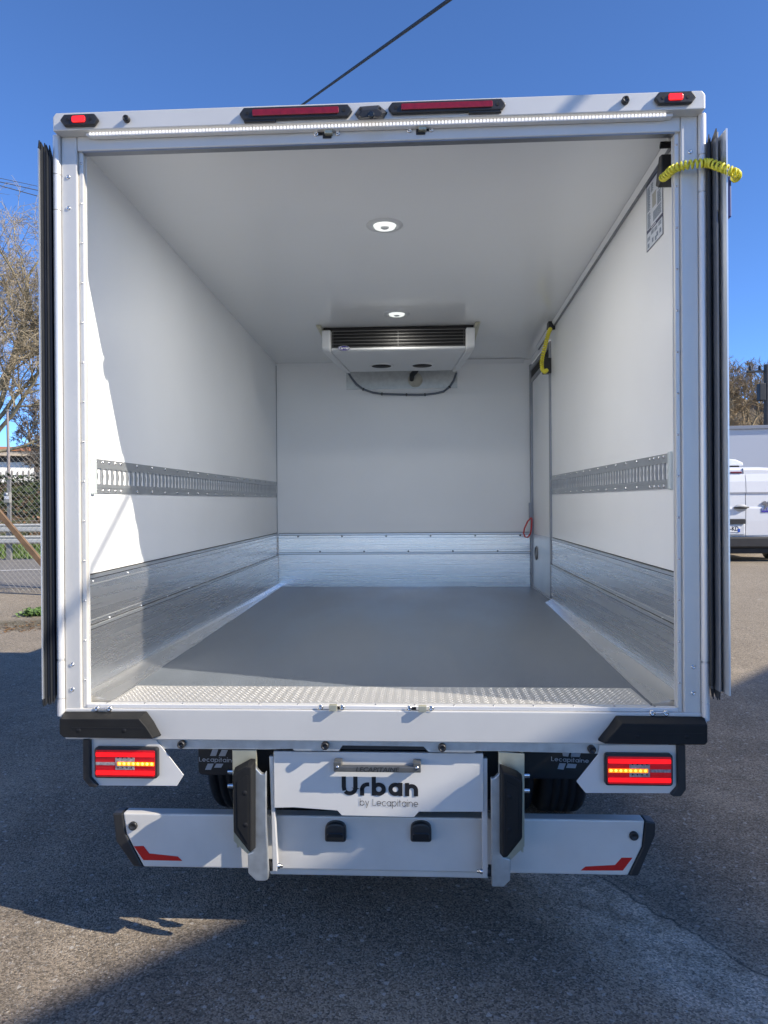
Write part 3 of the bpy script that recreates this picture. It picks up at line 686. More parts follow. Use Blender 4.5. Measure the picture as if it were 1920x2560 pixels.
# ceiling cove on the right and front
mb = MB(); c_ = .024
mb.hexa([(XW-c_, .16, cz(.16)-.003), (XW-.002, .16, cz(.16)-.003), (XW-.002, 3.15, cz(3.15)-.003), (XW-c_, 3.15, cz(3.15)-.003), (XW-.012, .16, cz(.16)-c_*1.1), (XW-.002, .16, cz(.16)-c_*1.1), (XW-.002, 3.15, cz(3.15)-c_*1.1), (XW-.012, 3.15, cz(3.15)-c_*1.1)])
cove = part(mb, 'ceiling_cove', M['gel'], T, .004)
part(MB().box(XW-.0135, XW-.001, .16, 3.15, cz(0)-c_*1.1-.004, cz(0)-c_*1.1-.001, KC), 'seam', M['greytrim'], cove)
mb = MB(); mb.prism([(L-.002, cz(L)-.002), (L-.05, cz(L)-.002), (L-.002, cz(L)-.03)], 'x', .4, XW-.06); part(mb, 'ceiling_cove', M['gel'], T)
mb = MB().tube([(XW-.05, .155, cz(.155)-.03), (XW-.01, .15, cz(.15)-.032)], .012, 8); part(mb, 'cove_plug', M['black'], cove)
# kick plates
def kick(x, s, y0, y1):
    ko = MB(); xin = x-s*.006
    a, b = sorted((xin, x-s*.0005))
    ko.box(a, b, y0, y1, 1.088, 1.270, .0125)
    a2, b2 = sorted((x-s*.013, x-s*.0005)); ko.box(a2, b2, y0, y1, .852, 1.088, .0125)
    tr_ = MB()
    for (za_, zb_, pr_) in ((1.262, 1.273, .010), (1.236, 1.241, .009), (1.083, 1.093, .017), (1.108, 1.112, .0095)):
        a, b = sorted((x-s*pr_, x-s*.0004)); tr_.box(a, b, y0, y1-.002, za_, zb_, .0125)
    ga = MB()
    for (za_, zb_, pr_) in ((1.2745, 1.2775, .0045), (1.2585, 1.2615, .0068), (1.0795, 1.0825, .0136), (1.0935, 1.0965, .0066)):
        a, b = sorted((x-s*pr_, x-s*.0003)); ga.box(a, b, y0, y1-.003, za_, zb_, .0125)
    rv = ko; rv.cur = 1; k = 0; y = y0+.06
    while y < y1:
        for zz, dx in ((1.25, .007), (1.10, .007)):
            rv.lathe((x-s*dx, y+(.14 if zz < 1.2 else 0), zz+.0125*y), (-s, 0, 0), [(.0045, -.002), (.004, .002), (0, .0025)], 8)
        y += .32
    o = part(ko, 'kick_plate', [M['alu'], M['aluv']], T, .0015)
    part(tr_, 'trim_strip', M['aluv'], o)
    for b_ in pieces(ga): b_.build('shadow_gap', M['dark'], o)
kick(-XW, -1, .10, L-.004); kick(XW, 1, .10, 2.62)
o = MB(); o.box(-XW+.014, XW-.016, L-.014, L-.0005, fz(L)-.01, 1.150); o.box(-XW+.014, XW-.016, L-.008, L-.0005, 1.150, 1.312)
fk = part(o, 'kick_plate', M['alu'], T, .0015)
o = MB()
for (za_, zb_, pr_) in ((1.300, 1.314, .011), (1.276, 1.281, .010), (1.146, 1.158, .018), (1.176, 1.181, .0105)): o.box(-XW+.016, XW-.018, L-pr_, L-.0005, za_, zb_)
part(o, 'trim_strip', M['aluv'], fk)
o = MB()
for (za_, zb_, pr_) in ((1.3145, 1.3185, .006), (1.2965, 1.2995, .0088), (1.1425, 1.1455, .0146), (1.1585, 1.1615, .0088)): o.box(-XW+.016, XW-.018, L-pr_, L-.0005, za_, zb_)
for b_ in pieces(o): b_.build('shadow_gap', M['dark'], fk)
o = MB().box(-XW+.0005, -XW+.005, L-.005, L-.0006, 1.32, 2.69).box(XW-.005, XW-.0125, L-.005, L-.0006, .88, 2.66)
for b_ in pieces(o): b_.build('corner_seal', M['greytrim'], T)
o = MB()
for k in range(6):
    o.lathe((-.86+.36*k, L-.009, 1.29), (0, -1, 0), [(.007, 0), (.006, .003), (0, .004)], 8); o.lathe((-.68+.36*k, L-.009, 1.167), (0, -1, 0), [(.007, 0), (.006, .003), (0, .004)], 8)
part(o, 'rivet', M['dark'], fk)
# sloping base rails along the floor
for s, y1 in ((-1, L-.02), (1, 2.60)):
    xi0, xi1 = (.918, .999) if s < 0 else (.918, 1.0)
    f = (y1-.06)/(L-.06); xi1 = xi0+(xi1-xi0)*f
    pts = [(s*xi0, .06, fz(.06)+.003), (s*(XW-.0135), .06, fz(.06)+.026), (s*(XW-.0135), y1, fz(y1)+.026), (s*xi1, y1, fz(y1)+.003)]
    low = [(p[0], p[1], fz(p[1])-.002) for p in pts]
    mb = MB(); mb.add(low+pts, [(3, 2, 1, 0), (4, 5, 6, 7), (0, 1, 5, 4), (1, 2, 6, 5), (2, 3, 7, 6), (3, 0, 4, 7)] if s > 0 else [(0, 1, 2, 3), (7, 6, 5, 4), (4, 5, 1, 0), (5, 6, 2, 1), (6, 7, 3, 2), (7, 4, 0, 3)])
    part(mb, 'base_rail', M['alu'], T)
# checker plate at the threshold
mb = MB().box(-.915, .905, .035, .272, fz(.15)+.001, fz(.15)+.004); nx, ny = 120, 17
for i in range(nx):
    for j in range(ny):
        x = -.905+1.80*(i+.5*(j % 2)+.25)/nx; y = .045+.218*(j+.5)/ny; z = fz(.15)+.0038; a, b = (.0056, .0026) if (i+j) % 2 else (.0026, .0056)
        mb.add([(x-a, y, z), (x, y-b*1.1, z), (x+a, y, z), (x, y+b*1.1, z), (x, y, z+.0022)], [(0, 1, 4), (1, 2, 4), (2, 3, 4), (3, 0, 4)])
part(mb, 'threshold_plate', M['chk'], T)
# anchor tracks
def track(x, s, y0, y1):
    zA, zB, kk = 1.567, 1.693, .0125
    def bx_(mb, d0, d1, ya, yb, za_, zb_): a, b = sorted((x-s*d0, x-s*d1)); mb.box(a, b, ya, yb, za_, zb_, kk)
    mb = MB()
    bx_(mb, .0005, .004, y0, y1, zA, zA+.020); bx_(mb, .0005, .004, y0, y1, zB-.020, zB)
    bx_(mb, .002, .006, y0, y1, zA+.020, zA+.034); bx_(mb, .002, .006, y0, y1, zB-.034, zB-.020)
    pitch_ = .0475; y = y0+.012; k = 0
    while y < y1-.02:
        bx_(mb, .0035, .006, y, y+.013, zA+.034, zB-.034)
        yc = y+.013; zc_ = (zA+zB)/2+kk*y; pl = [(yc+.008*math.sin(math.pi*q/8), zc_-.016+.032*q/8) for q in range(9)]
        pl = [(yc, zc_-.016)]+pl[1:-1]+[(yc, zc_+.016)]
        a, b = sorted((x-s*.0038, x-s*.0056)); mb.prism(pl, 'x', a, b)
        y += pitch_; k += 1
    mb.cur = 1; y = y0+.02; k = 0
    while y < y1-.05:
        for zz in (zA+.010, zB-.010): mb.lathe((x-s*.004, y, zz+kk*y), (-s, 0, 0), [(.006, -.001), (.005, .003), (0, .004)], 7)
        y += .055 if k < 4 else .17; k += 1
    o = part(mb, 'anchor_track', [M['track'], M['steel']], T)
    mb = MB(); bx_(mb, .0005, .014, y0-.022, y0+.006, zA-.004, zB+.004); part(mb, 'end_cap', M['cap'], o, .004)
track(-XW, -1, .178, L-.02); track(XW, 1, .208, 2.64)

# side door near the front on the right
dr = part(MB().box(XW+.006, XW+.04, 2.69, 3.55, .872, 2.60), 'side_door', M['gel'], T)
fr = MB()
fr.box(XW-.012, XW+.01, 2.652, 2.688, .865, 2.64); fr.box(XW-.012, XW+.01, 3.552, 3.584, .865, 2.66); fr.box(XW-.0115, XW+.0095, 2.688, 3.552, 2.605, 2.64); fr.box(XW-.0115, XW+.0095, 2.688, 3.552, .862, .885)
part(fr, 'frame', M['greytrim'], dr, .002)
part(MB().box(XW-.003, XW+.0055, 2.69, 3.55, 2.545, 2.602), 'top_gap', M['black'], dr)
part(MB().box(XW-.006, XW+.0055, 2.69, 3.55, 2.515, 2.544), 'top_trim', M['greytrim'], dr)
part(MB().box(XW+.001, XW+.0055, 2.692, 3.548, .886, 1.305), 'door_kick_plate', M['aluv'], dr)
mb = MB(); ring = [(XW-.004, 3.36+.05*math.cos(q*math.pi/12), 1.16+.05*math.sin(q*math.pi/12)) for q in range(25)]; mb.tube(ring, .005, 6); part(mb, 'latch_ring', M['greytrim'], dr)
# red pull strap beside the door
p = ony(1141*D, 1135*D, 3.56)
mb = MB(); loop = []
zt2 = ony(1148*D, 1100*D, 3.55).z; 
st = [(1148, 1118), (1140, 1126), (1133, 1141), (1131, 1152), (1134, 1160), (1140, 1161), (1146, 1152), (1148, 1138), (1149, 1120)]
cen = [ony(u*D, v*D, 3.50) for u, v in st]
for i in range(len(cen)-1):
    a, b = cen[i], cen[i+1]; t_ = (b-a).normalized(); nn = Vector((-t_.z, 0, t_.x))*.004; yv = Vector((0, .014, 0))
    mb.hexa([a-nn-yv, b-nn-yv, b-nn+yv, a-nn+yv, a+nn-yv, b+nn-yv, b+nn+yv, a+nn+yv])
part(mb, 'pull_strap', M['red'], T)
a = ony(1147*D, 1105*D, 3.55); part(MB().box(XW-.03, XW-.013, 3.53, 3.56, a.z-.06, a.z+.07), 'strap_bracket', M['greytrim'], T)

# rear frame
fp = MB()
for s in (-1, 1):
    a, b = sorted((s*1.057, s*1.002)); fp.box(a, b, .0, .0615, .80, 2.772)
    a, b = sorted((s*1.002, s*.985)); fp.box(a, b, .012, .034, .80, 2.772)
    a, b = sorted((s*1.078, s*1.057)); fp.box(a, b, .006, .0615, .80, 2.772)
pil = part(fp, 'rear_frame', M['silver'], T, .004)
lip = MB()
for s in (-1, 1): a, b = sorted((s*.985, s*.9825)); lip.box(a, b, .029, .0345, zf-.012, 2.722)
for b_ in pieces(lip): b_.build('inner_lip', M['rail'], pil, .001)
for s in (-1, 1):                                     # hinge barrels, jointed by short knuckles
    hb = MB(); zs = [.812, .872, 1.0, 1.004, 2.52, 2.64, 2.772]
    for i in range(len(zs)-1):
        g = .0015; hb.cyl((s*1.068, -.006, zs[i]+g), (s*1.068, -.006, zs[i+1]-g), .0125, 16)
    hb.cyl((s*1.068, -.006, .812), (s*1.068, -.006, 2.772), .009, 8)
    part(hb, 'hinge_barrel', M['rail'], T)
    sc_ = MB()
    for zz in ((.90, .985, 2.53, 2.635) if s < 0 else (.90, .985, 2.655)):
        sc_.lathe((s*1.032, 0, zz), (0, -1, 0), [(.008, -.001), (.007, .003), (.004, .004), (.003, .001), (0, .001)], 12)
    part(sc_, 'frame_screw', M['steel'], pil)
rv = MB()
for s in (-1, 1):
    for k in range(14): rv.lathe((s*.9925, .012, .93+.135*k), (0, -1, 0), [(.004, 0), (.003, .002), (0, .003)], 8)
part(rv, 'rivet', M['steel'], pil)
# sill beam
sb = part(MB().box(-1.057, 1.057, -.004, .0605, .732, .836), 'sill_beam', M['silver'], T, .004)
part(MB().box(-.984, .984, .004, .0345, .8365, .8495), 'sill_lip', M['rail'], sb, .002)
rv = MB()
for k in range(15): rv.lathe((-.92+.131*k, .02, .8495), (0, 0, 1), [(.0045, 0), (.0035, .002), (0, .003)], 8)
part(rv, 'rivet', M['greytrim'], sb)
def keeper(name, u, v, y, flip, parent, small=False):
    x, z = xz(u*D, v*D, y); o = MB()
    if small:
        o.box(x-.014, x+.014, y-.008, y-.0005, z-.004, z+.005)
    else:
        o.box(x-.006, x+.02, y-.02, y-.0005, z-.008, z+.012)
    k = part(o, name, M['steel'] if small else M['galvy'], parent, .001)
    sc_ = MB()
    for dx in ((-.022, .022) if small else (-.036, .036)): sc_.lathe((x+dx, y, z), (0, -1, 0), [(.0095, -.001), (.008, .004), (.004, .005), (.003, .002), (0, .002)], 12)
    part(sc_, 'screw', M['steel'], k)
    if not small: part(MB().box(x-.024*flip-.012, x-.024*flip+.010, y-.0025, y-.0005, z-.005, z+.004), 'slot', M['black'], k)
    return k
keeper('latch_keeper', 716, 1528, -.004, -1, T); keeper('latch_keeper', 908, 1530, -.004, 1, T)
keeper('cable_clip', 223, 1531, -.004, 1, T, True); keeper('cable_clip', 1424, 1541, -.004, 1, T, True)
# header: upper rail, overhanging fascia, light strip
ur = part(MB().box(-1.001, 1.001, .0, .034, 2.722, 2.772), 'upper_rail', M['silver'], T, .004)
part(MB().box(-.985, .985, .0035, .0335, 2.7185, 2.7215), 'rail_underside', M['greytrim'], ur)
HY = -.045
zt_l, zb_l = xz(228/1.728, 160+215/1.728, HY)[1], xz(228/1.728, 160+292/1.728, HY)[1]
zt_r, zb_r = xz(960+1388/1.728, 160+110/1.728, HY)[1], xz(960+1388/1.728, 160+190/1.728, HY)[1]
xl, xr = xz(228/1.728, 160+250/1.728, HY)[0], xz(960+1388/1.728, 160+150/1.728, HY)[0]
zt_, zb_ = (zt_l+zt_r)/2, (zb_l+zb_r)/2
c = .010
fa = part(MB().prism([(xl, zb_), (xr, zb_), (xr, zt_-c*1.3), (xr-c, zt_), (xl+c, zt_), (xl, zt_-c*1.3)], 'y', HY, .0605), 'header_fascia', M['silver'], T, .003)
# fill between fascia bottom and upper rail is open; the strip of light hangs in that gap
x0, z0_ = xz(375/1.728, 160+299/1.728, -.02); x1 = xz(960+1245/1.728, 160+212/1.728, -.02)[0]
mb = MB().box(x0, x1, -.026, -.0015, zb_-.0095, zb_-.001); mb.cur = 1; n_ = 168
for k in range(n_): xk = x0+.012+(x1-x0-.03)*k/n_; mb.box(xk, xk+.0068, -.030, -.0265, zb_-.009, zb_-.0015)
ls = part(mb, 'light_strip', [M['rail'], M['led']], T); part(MB().box(x0+.012, x1-.02, -.0262, -.003, zb_-.0125, zb_-.0097), 'diffuser', M['rail'], ls)
keeper('latch_keeper', 706, 289, -.0005, 1, T); keeper('latch_keeper', 908, 281, -.0005, -1, T)
for u, v in ((706, 289), (908, 281)):
    x, z = xz(u*D, v*D, -.0005); part(MB().box(x-.014, x+.016, -.0035, -.0008, z-.016, z+.008), 'latch_pocket', M['dark'], T, .002)
def hexlamp(name, u0, u1, v0, v1, y, lens, lit, parent, tail=0):
    """pointed black housing with a bar lens; u,v in full pixels of its outline, on the fascia"""
    ax, az = xz(u0, (v0+v1)/2, y); bx2, bz = xz(u1, (v0+v1)/2, y); zt2 = xz((u0+u1)/2, v0, y)[1]; zb2 = xz((u0+u1)/2, v1, y)[1]; cz_ = (zt2+zb2)/2; h = (zt2-zb2)/2
    pl = [(ax, cz_), (ax+h*.75, cz_-h), (bx2-h*.75, cz_-h), (bx2, cz_), (bx2-h*.75, cz_+h), (ax+h*.75, cz_+h)]
    o = part(MB().prism(pl, 'y', y-.016, y-.0005), name, M['blk'], parent, .004)
    if tail: a, b = (ax+h*.75, ax+.12) if tail < 0 else (bx2-.12, bx2-h*.75); part(MB().box(a, b, y-.013, y-.001, cz_-h*1.32, cz_-h*.8), 'housing_foot', M['blk'], o, .003)
    m_ = h*1.0+.018
    part(MB().prism(rrect((ax+bx2)/2, cz_, bx2-ax-2*m_-.012, h*1.05, .005), 'y', y-.021, y-.0162), 'lens', lens, o, .0015)
    sh = MB()
    for xx in (ax+m_*.72, bx2-m_*.72): sh.cyl((xx, y-.0172, cz_), (xx, y-.0155, cz_), .0055, 12)
    part(sh, 'screw_hole', M['black'], o)
    return o
def zp(x0_, y0_, s_): return lambda a, b: (x0_+a/s_, y0_+b/s_)
hexlamp('marker_light', 120+190/5.53, 120+722/5.53, 240+278/5.53, 240+438/5.53, HY, M['redlit'], 1, T)
hexlamp('marker_light', 1560+402/5.53, 1560+980/5.53, 220+80/5.53, 220+248/5.53, HY, M['redlit'], 1, T)
hexlamp('brake_light', 600+0/2.304, 600+650/2.304, 240+70/2.304, 240+142/2.304, HY, M['reddk'], 0, T, -1)
hexlamp('brake_light', 600+852/2.304, 600+1530/2.304, 240+38/2.304, 240+105/2.304, HY, M['reddk'], 0, T, 1)
def stud(name, u, v, y, r, parent=T, dep=.02):
    x, z = xz(u, v, y)
    o = part(MB().lathe((x, y, z), (0, -1, 0), [(r*1.05, -.001), (r*1.05, dep*.75), (r*.9, dep), (r*.62, dep), (r*.55, dep*.8), (0, dep*.8)], 20), name, M['blk'], parent); return o
stud('rubber_stop', 120+1095/5.53, 240+332/5.53, HY, .0105, dep=.016); stud('rubber_stop', 960+1041/1.728, 160+162/1.728, HY, .0115, dep=.016)
# reversing camera: faceted black housing between the brake lights
pc = zp(600, 240, 2.304)
ol = [pc(660, 105), pc(690, 60), pc(800, 52), pc(852, 95), pc(830, 130), pc(680, 136)]; il = [pc(685, 108), pc(700, 84), pc(790, 76), pc(822, 98), pc(805, 118), pc(700, 124)]
A_ = [xz(u, v, HY) for u, v in ol]; B_ = [xz(u, v, HY-.03) for u, v in il]; n = 6
mb = MB(); mb.add([(x, HY-.0005, z) for x, z in A_]+[(x, HY-.03, z) for x, z in B_], [tuple(range(n)), tuple(range(n, 2*n))[::-1]]+[((i+1) % n, i, i+n, (i+1) % n+n) for i in range(n)])
mb.f = [f[::-1] for f in mb.f]
rc = part(mb, 'reversing_camera', M['blk'], T, .002)
x, z = xz(*pc(755, 108), HY-.03); part(MB().lathe((x, HY-.03, z), (0, -1, 0), [(.011, -.004), (.010, .004), (.006, .005), (0, .003)], 16), 'camera_lens', M['glass'], rc)
sh = MB()
for q in ((697, 82), (805, 76)):
    x, z = xz(*pc(*q), HY-.018); sh.cyl((x, HY-.022, z), (x, HY-.010, z), .0055, 10)
part(sh, 'screw_hole', M['black'], rc)
# corner rubber buffers on the sill
def buffer_(pts, holes, notch):
    y1, y0 = -.0045, -.062
    f_ = [xz(u, v, y0) for u, v in pts]; cx = sum(p[0] for p in f_)/len(f_); czz = sum(p[1] for p in f_)/len(f_)
    mb = MB(); n = len(f_); bk = [(p[0]+(.030 if (p[0] < cx) == False else -.0)*notch[0] if False else p[0]+(p[0]-cx)*.0, p[1]) for p in f_]
    bk = [(cx+(p[0]-cx)*1.06, czz+(p[1]-czz)*1.30) for p in f_]
    vs = [(x, y0, z) for x, z in f_]+[(x, y1, z) for x, z in bk]
    area = sum(f_[i][0]*f_[(i+1) % n][1]-f_[(i+1) % n][0]*f_[i][1] for i in range(n))
    fs = [tuple(range(n)), tuple(range(n, 2*n))[::-1]]+[((i+1) % n, i, i+n, (i+1) % n+n) for i in range(n)]
    if area < 0: fs = [g[::-1] for g in fs]
    mb.add(vs, fs); o = part(mb, 'rubber_buffer', M['wornblk'], T, .004)
    h = MB()
    for u, v in holes: x, z = xz(u, v, y0); h.lathe((x, y0+.0005, z), (0, -1, 0), [(.0085, 0), (.0075, .0012), (0, .0012)], 14)
    part(h, 'bolt_hole', M['black'], o)
    a, b = xz(*notch[1], y0), xz(*notch[2], y0)
    part(MB().box(a[0], b[0], y0-.0012, y0+.002, (a[1]+b[1])/2-.0015, (a[1]+b[1])/2+.0015), 'groove', M['black'], o)
    return o
q = zp(80, 1640, 4.366)
buffer_([q(300, 690), q(1165, 690), q(1240, 775), q(1320, 895), q(1310, 905), q(345, 890), q(300, 850)], [q(508, 812), q(1003, 815)], (1, q(430, 782), q(1210, 790)))
q = zp(1440, 1660, 3.95)
buffer_([q(1300, 600), q(455, 590), q(390, 665), q(285, 770), q(285, 790), q(1275, 800), q(1300, 775)], [q(605, 712), q(1095, 718)], (1, q(460, 682), q(1260, 690)))

# galvanised sub-sill strip with notches, and its studs
ss = [(-.952, .728), (-.952, .700)]
y_ = .012
q = zp(660, 1860, 2.860)
row = [(340*D, 1617*D), q(0, 38), q(205, 34), q(215, 47), q(535, 50), q(562, 10), q(1140, 18), q(1180, 58), q(1500, 62), q(1520, 50), q(1640, 50), (1300*D, 1628*D)]
bot = [(-.72, .7005)]+[xz(u, v, y_) for u, v in row]+[(.72, .697)]
poly = [(-.955, .7315)]+[(-.955, .7005)]+bot+[(.955, .697), (.955, .7315)]
part(MB().prism(poly, 'y', y_, y_+.004), 'sub_sill_strip', M['galv'], T)
for u, v in ((394, 1606), (703, 1609), (955, 1613), (1277, 1617)): stud('rubber_stop', u*D, v*D, y_-.0005, .0125, dep=.02)
part(MB().box(-.99, .99, .02, .10, .70, .7785), 'rear_crossmember', M['dark'], T)
# tail lamp brackets
def bracket(side, pts, guard, lampc, lampw, lamph, y=.006):
    pl = [xz(u, v, y) for u, v in pts]
    o = part(MB().prism(pl, 'y', y, y+.004), 'lamp_bracket', M['whitepaint'], T, .0015)
    g = [xz(u, v, y-.012) for u, v in guard]; part(MB().prism(g, 'y', y-.014, y+.075), 'edge_guard', M['blk'], o, .004)
    # lamp as a part of its own
    (cx, cz_) = xz(*lampc, y-.02); wx = lampw; hz = lamph
    t = part(MB().prism(rrect(cx, cz_, wx, hz, .010), 'y', y-.024, y-.0005), 'tail_lamp', M['blk'], T, .004)
    part(MB().prism(rrect(cx, cz_, wx-.014, hz-.014, .006), 'y', y-.028, y-.0245), 'red_lens', M['redglow'], t, .001)
    for k in (1, -1): part(MB().prism(rrect(cx, cz_+k*hz*.295, wx-.018, .0125, .002), 'y', y-.031, y-.0285), 'light_bar', M['redbar'], t)

    ia, ib = (cx-wx*.12, cx+wx*.46) if side < 0 else (cx-wx*.46, cx+wx*.12)

    oa, ob = (cx-wx*.46, cx-wx*.16) if side < 0 else (cx+wx*.16, cx+wx*.46)
    part(MB().box(oa, ob, y-.0305, y-.0285, cz_-.0045, cz_+.005), 'side_reflector', M['clear'], t)
    dm = MB().box(ia, ib, y-.0325, y-.0308, cz_-.0055, cz_+.0065); dm.cur = 1
    for k in range(8): xx = ia+.008+(ib-ia-.016)*k/7; dm.lathe((xx, y-.0327, cz_+.001), (0, -1, 0), [(.0048, 0), (.004, .002), (0, .003)], 10)
    part(dm, 'indicator_bar', [M['amber'], M['amberhot']], t)
    dk = MB().box(cx-wx*.15, cx+wx*.15, y-.0305, y-.0285, cz_-hz*.19, cz_+hz*.20); dk.cur = 1
    for k in range(4):
        xx = cx-wx*.105+wx*.07*k
        for zz in (.021, -.012): dk.lathe((xx, y-.0306, cz_+zz), (0, -1, 0), [(.003, 0), (.0025, .001), (0, .001)], 8)
    part(dk, 'clear_reflector', [M['clear'], M['dark']], t)
q = zp(80, 1640, 4.366)
bracket(-1, [q(632, 905), q(1340, 905), q(1432, 1012), q(1655, 1300), q(1580, 1420), q(720, 1415), q(640, 1330)], [q(553, 905), q(635, 905), q(637, 1330), q(720, 1420), q(690, 1438), q(630, 1430), q(557, 1345)], q(1027, 1167), .2165, .103)
q = zp(1440, 1660, 3.95)
bracket(1, [q(998, 800), q(230, 800), q(215, 895), q(3, 1160), q(95, 1275), q(940, 1278), q(1000, 1215)], [q(1082, 800), q(998, 800), q(1003, 1215), q(932, 1290), q(960, 1310), q(1040, 1308), q(1088, 1240)], q(620, 1045), .2165, .103)

# underrun bumper with end caps, stickers and sensors
BY = .112
q = zp(160, 1800, 2.07375)
zbt = xz(310*D, 1757*D, BY)[1]; zbb = xz(600*D, 1878*D, BY)[1]
lp_ = [xz(*q(305, 480), BY), xz(*q(412, 728), BY)]
rq = zp(960, 1800, 2.07375)
rp_ = [xz(*rq(1352, 528), BY), xz(*rq(1265, 790), BY)]
poly = [(lp_[0][0], zbt), (lp_[0][0]+.012, zbt-.075), (lp_[1][0], zbb), (rp_[1][0], zbb), (rp_[0][0]-.010, zbt-.09), (rp_[0][0], zbt)]
bmp = part(MB().prism(poly, 'y', BY, BY+.052), 'underrun_bumper', M['bumpsil'], T, .006, 3)
part(MB().prism([(lp_[0][0]-.036, zbt-.001), (lp_[0][0]-.001, zbt), (lp_[0][0]+.011, zbt-.075), (lp_[1][0]-.001, zbb), (lp_[1][0]-.035, zbb+.002), (lp_[0][0]-.024, zbt-.10)], 'y', BY-.003, BY+.055), 'end_cap', M['blk'], bmp, .005)
part(MB().prism([(rp_[0][0]+.036, zbt-.006), (rp_[0][0]+.001, zbt), (rp_[0][0]-.009, zbt-.09), (rp_[1][0]+.001, zbb), (rp_[1][0]+.034, zbb), (rp_[0][0]+.034, zbt-.05)], 'y', BY-.003, BY+.055), 'end_cap', M['blk'], bmp, .005)
for pts, sg in (([q(362, 655), q(412, 653), q(442, 692), q(590, 708), q(613, 730), q(412, 726)], 1), ([rq(1288, 714), rq(1232, 714), rq(1198, 752), rq(1045, 760), rq(1020, 780), rq(1238, 780)], 1)):
    part(MB().prism([xz(u, v, BY-.001) for u, v in pts], 'y', BY-.0016, BY-.0004), 'reflector_sticker', M['redtape'], bmp)
stud('parking_sensor', *q(360, 547), BY, .0145, bmp, .010); stud('parking_sensor', *rq(1294, 598), BY, .0145, bmp, .010)
# taller middle plate of the bumper between the posts
MY = .128
mp_ = part(MB().box(xz(582*D, 1800*D, MY)[0], xz(1055*D, 1800*D, MY)[0], MY, MY+.021, xz(820*D, 1894*D, MY)[1], xz(820*D, 1770*D, MY)[1]), 'bumper_middle', M['bumpsil'], T, .006, 3)
q = zp(660, 1860, 2.860)
for uu in (512, 1122):
    x0, _ = xz(*q(uu-75, 640), MY-.03); x1, _ = xz(*q(uu+75, 640), MY-.03); _, z1 = xz(*q(uu, 555), MY-.03); _, z0_ = xz(*q(uu, 695), MY-.03)
    mb = MB(); wx = x1-x0; hz = z1-z0_; n = 10
    prof = [(x0, z0_), (x0, z0_+hz*.55)]+[(x0+wx/2-wx/2*math.cos(math.pi*k/n), z0_+hz*.55+hz*.45*math.sin(math.pi*k/n)**.7) for k in range(1, n)]+[(x1, z0_+hz*.55), (x1, z0_)]
    o = part(MB().prism(prof, 'y', MY-.042, MY-.0005), 'number_plate_lamp', M['blk'], T, .008, 3)
    part(MB().prism(rrect((x0+x1)/2, z0_+hz*.30, wx*.80, hz*.42, .010), 'y', MY-.047, MY-.0425), 'lens', M['glass'], o, .002)
# folding panel with handle and lettering
PY = .036
pts = [q(68, 52), q(1568, 68), q(1570, 487), q(1108, 486), q(1072, 525), q(556, 513), q(525, 478), q(215, 455), q(72, 458)]
pn = part(MB().prism([xz(u, v, PY) for u, v in pts], 'y', PY, PY+.018), 'lift_panel', M['whitepaint'], T, .002)
x0, zc0 = xz(*q(500, 155), PY-.03); x1, _ = xz(*q(1122, 160), PY-.03); hh = .017
gr_ = MB(); gr_.box(x0, x1, PY-.042, PY-.022, zc0-hh, zc0+.002)
for a, b in ((x0, x0+.026), (x1-.026, x1)): gr_.box(a, b, PY-.0415, PY-.0005, zc0-hh+.001, zc0+.017)
hd = part(gr_, 'grab_handle', mat('cast_grey_handle', (.17, .17, .16), .35, .6, var=.15, vscale=30), T, .003)
part(MB().lathe((x0+.013, PY-.0418, zc0-.001), (0, -1, 0), [(.006, 0), (.005, .003), (0, .003)], 10).lathe((x1-.013, PY-.0418, zc0-.001), (0, -1, 0), [(.006, 0), (.005, .003), (0, .003)], 10), 'screw', M['steel'], hd)
bfont('embossed_letters', 'LECAPITAINE', hd, mat('handle_letters', (.05, .05, .048), .5, .4), (x0+x1)/2, PY-.0425, zc0-.008, .021, shear=.18, sx=1.15, bold=.0004)
def textfit(text, ua, ub, vb, vtop_x, y, wgt, m, parent, name, sp):
    """lettering between two pixels of its baseline, x-height from vtop_x"""
    (xa, za), (xb, zb2) = xz(*ua, y), xz(*ub, y); xh = xz(*vtop_x, y)[1]-xz(*vb, y)[1]
    mb, wd_ = lettering(text, 0, 0, xh, wgt, y, sp); k = (xb-xa)/wd_; sl = (zb2-za)/(xb-xa)
    mb.v = [(xa+v[0]*k, v[1], za+v[2]+sl*v[0]*k) for v in mb.v]
    return part(mb, name, m, parent)
ty = PY-.0012
textfit('Urban', q(556, 366), q(1102, 374), q(1000, 374), q(1000, 279), ty, .30, M['print'], pn, 'large_lettering', .17)
textfit('by Lecapitaine', q(686, 440), q(1102, 450), q(1050, 449), q(1050, 413), ty, .105, M['print'], pn, 'small_lettering', .20)
# linkage arms either side
for s, ua, ub in ((-1, q(54, 100), q(78, 900)), (1, q(1580, 100), q(1580, 940))):
    x0, z0_ = xz(*ua, .05); x1, z1 = xz(*ub, .05); za = .665
    mb = MB(); wv = .0075
    mb.prism([(x0-wv, za), (x0+wv, za), (x0+wv+(.004 if s < 0 else 0), .46), (x1+wv+.003, z1+.02), (x1+wv, z1-.003), (x1-wv, z1-.003), (x1-wv-.002, .44)], 'y', .045, .066)
    a = part(mb, 'lift_arm', M['rail'], T, .002)
    bm = MB().lathe((x1+(-s)*(wv+.003), .055, z1+.012), (-s, 0, 0), [(.009, -.004), (.009, .006), (.006, .007), (.006, .016), (0, .016)], 8); part(bm, 'pivot_bolt', M['steel'], a)
    part(MB().cyl((x1+s*.009, .056, z1+.014), (x1+s*.034, .056, z1+.014), .019, 16), 'pivot_bush', M['blk'], a)
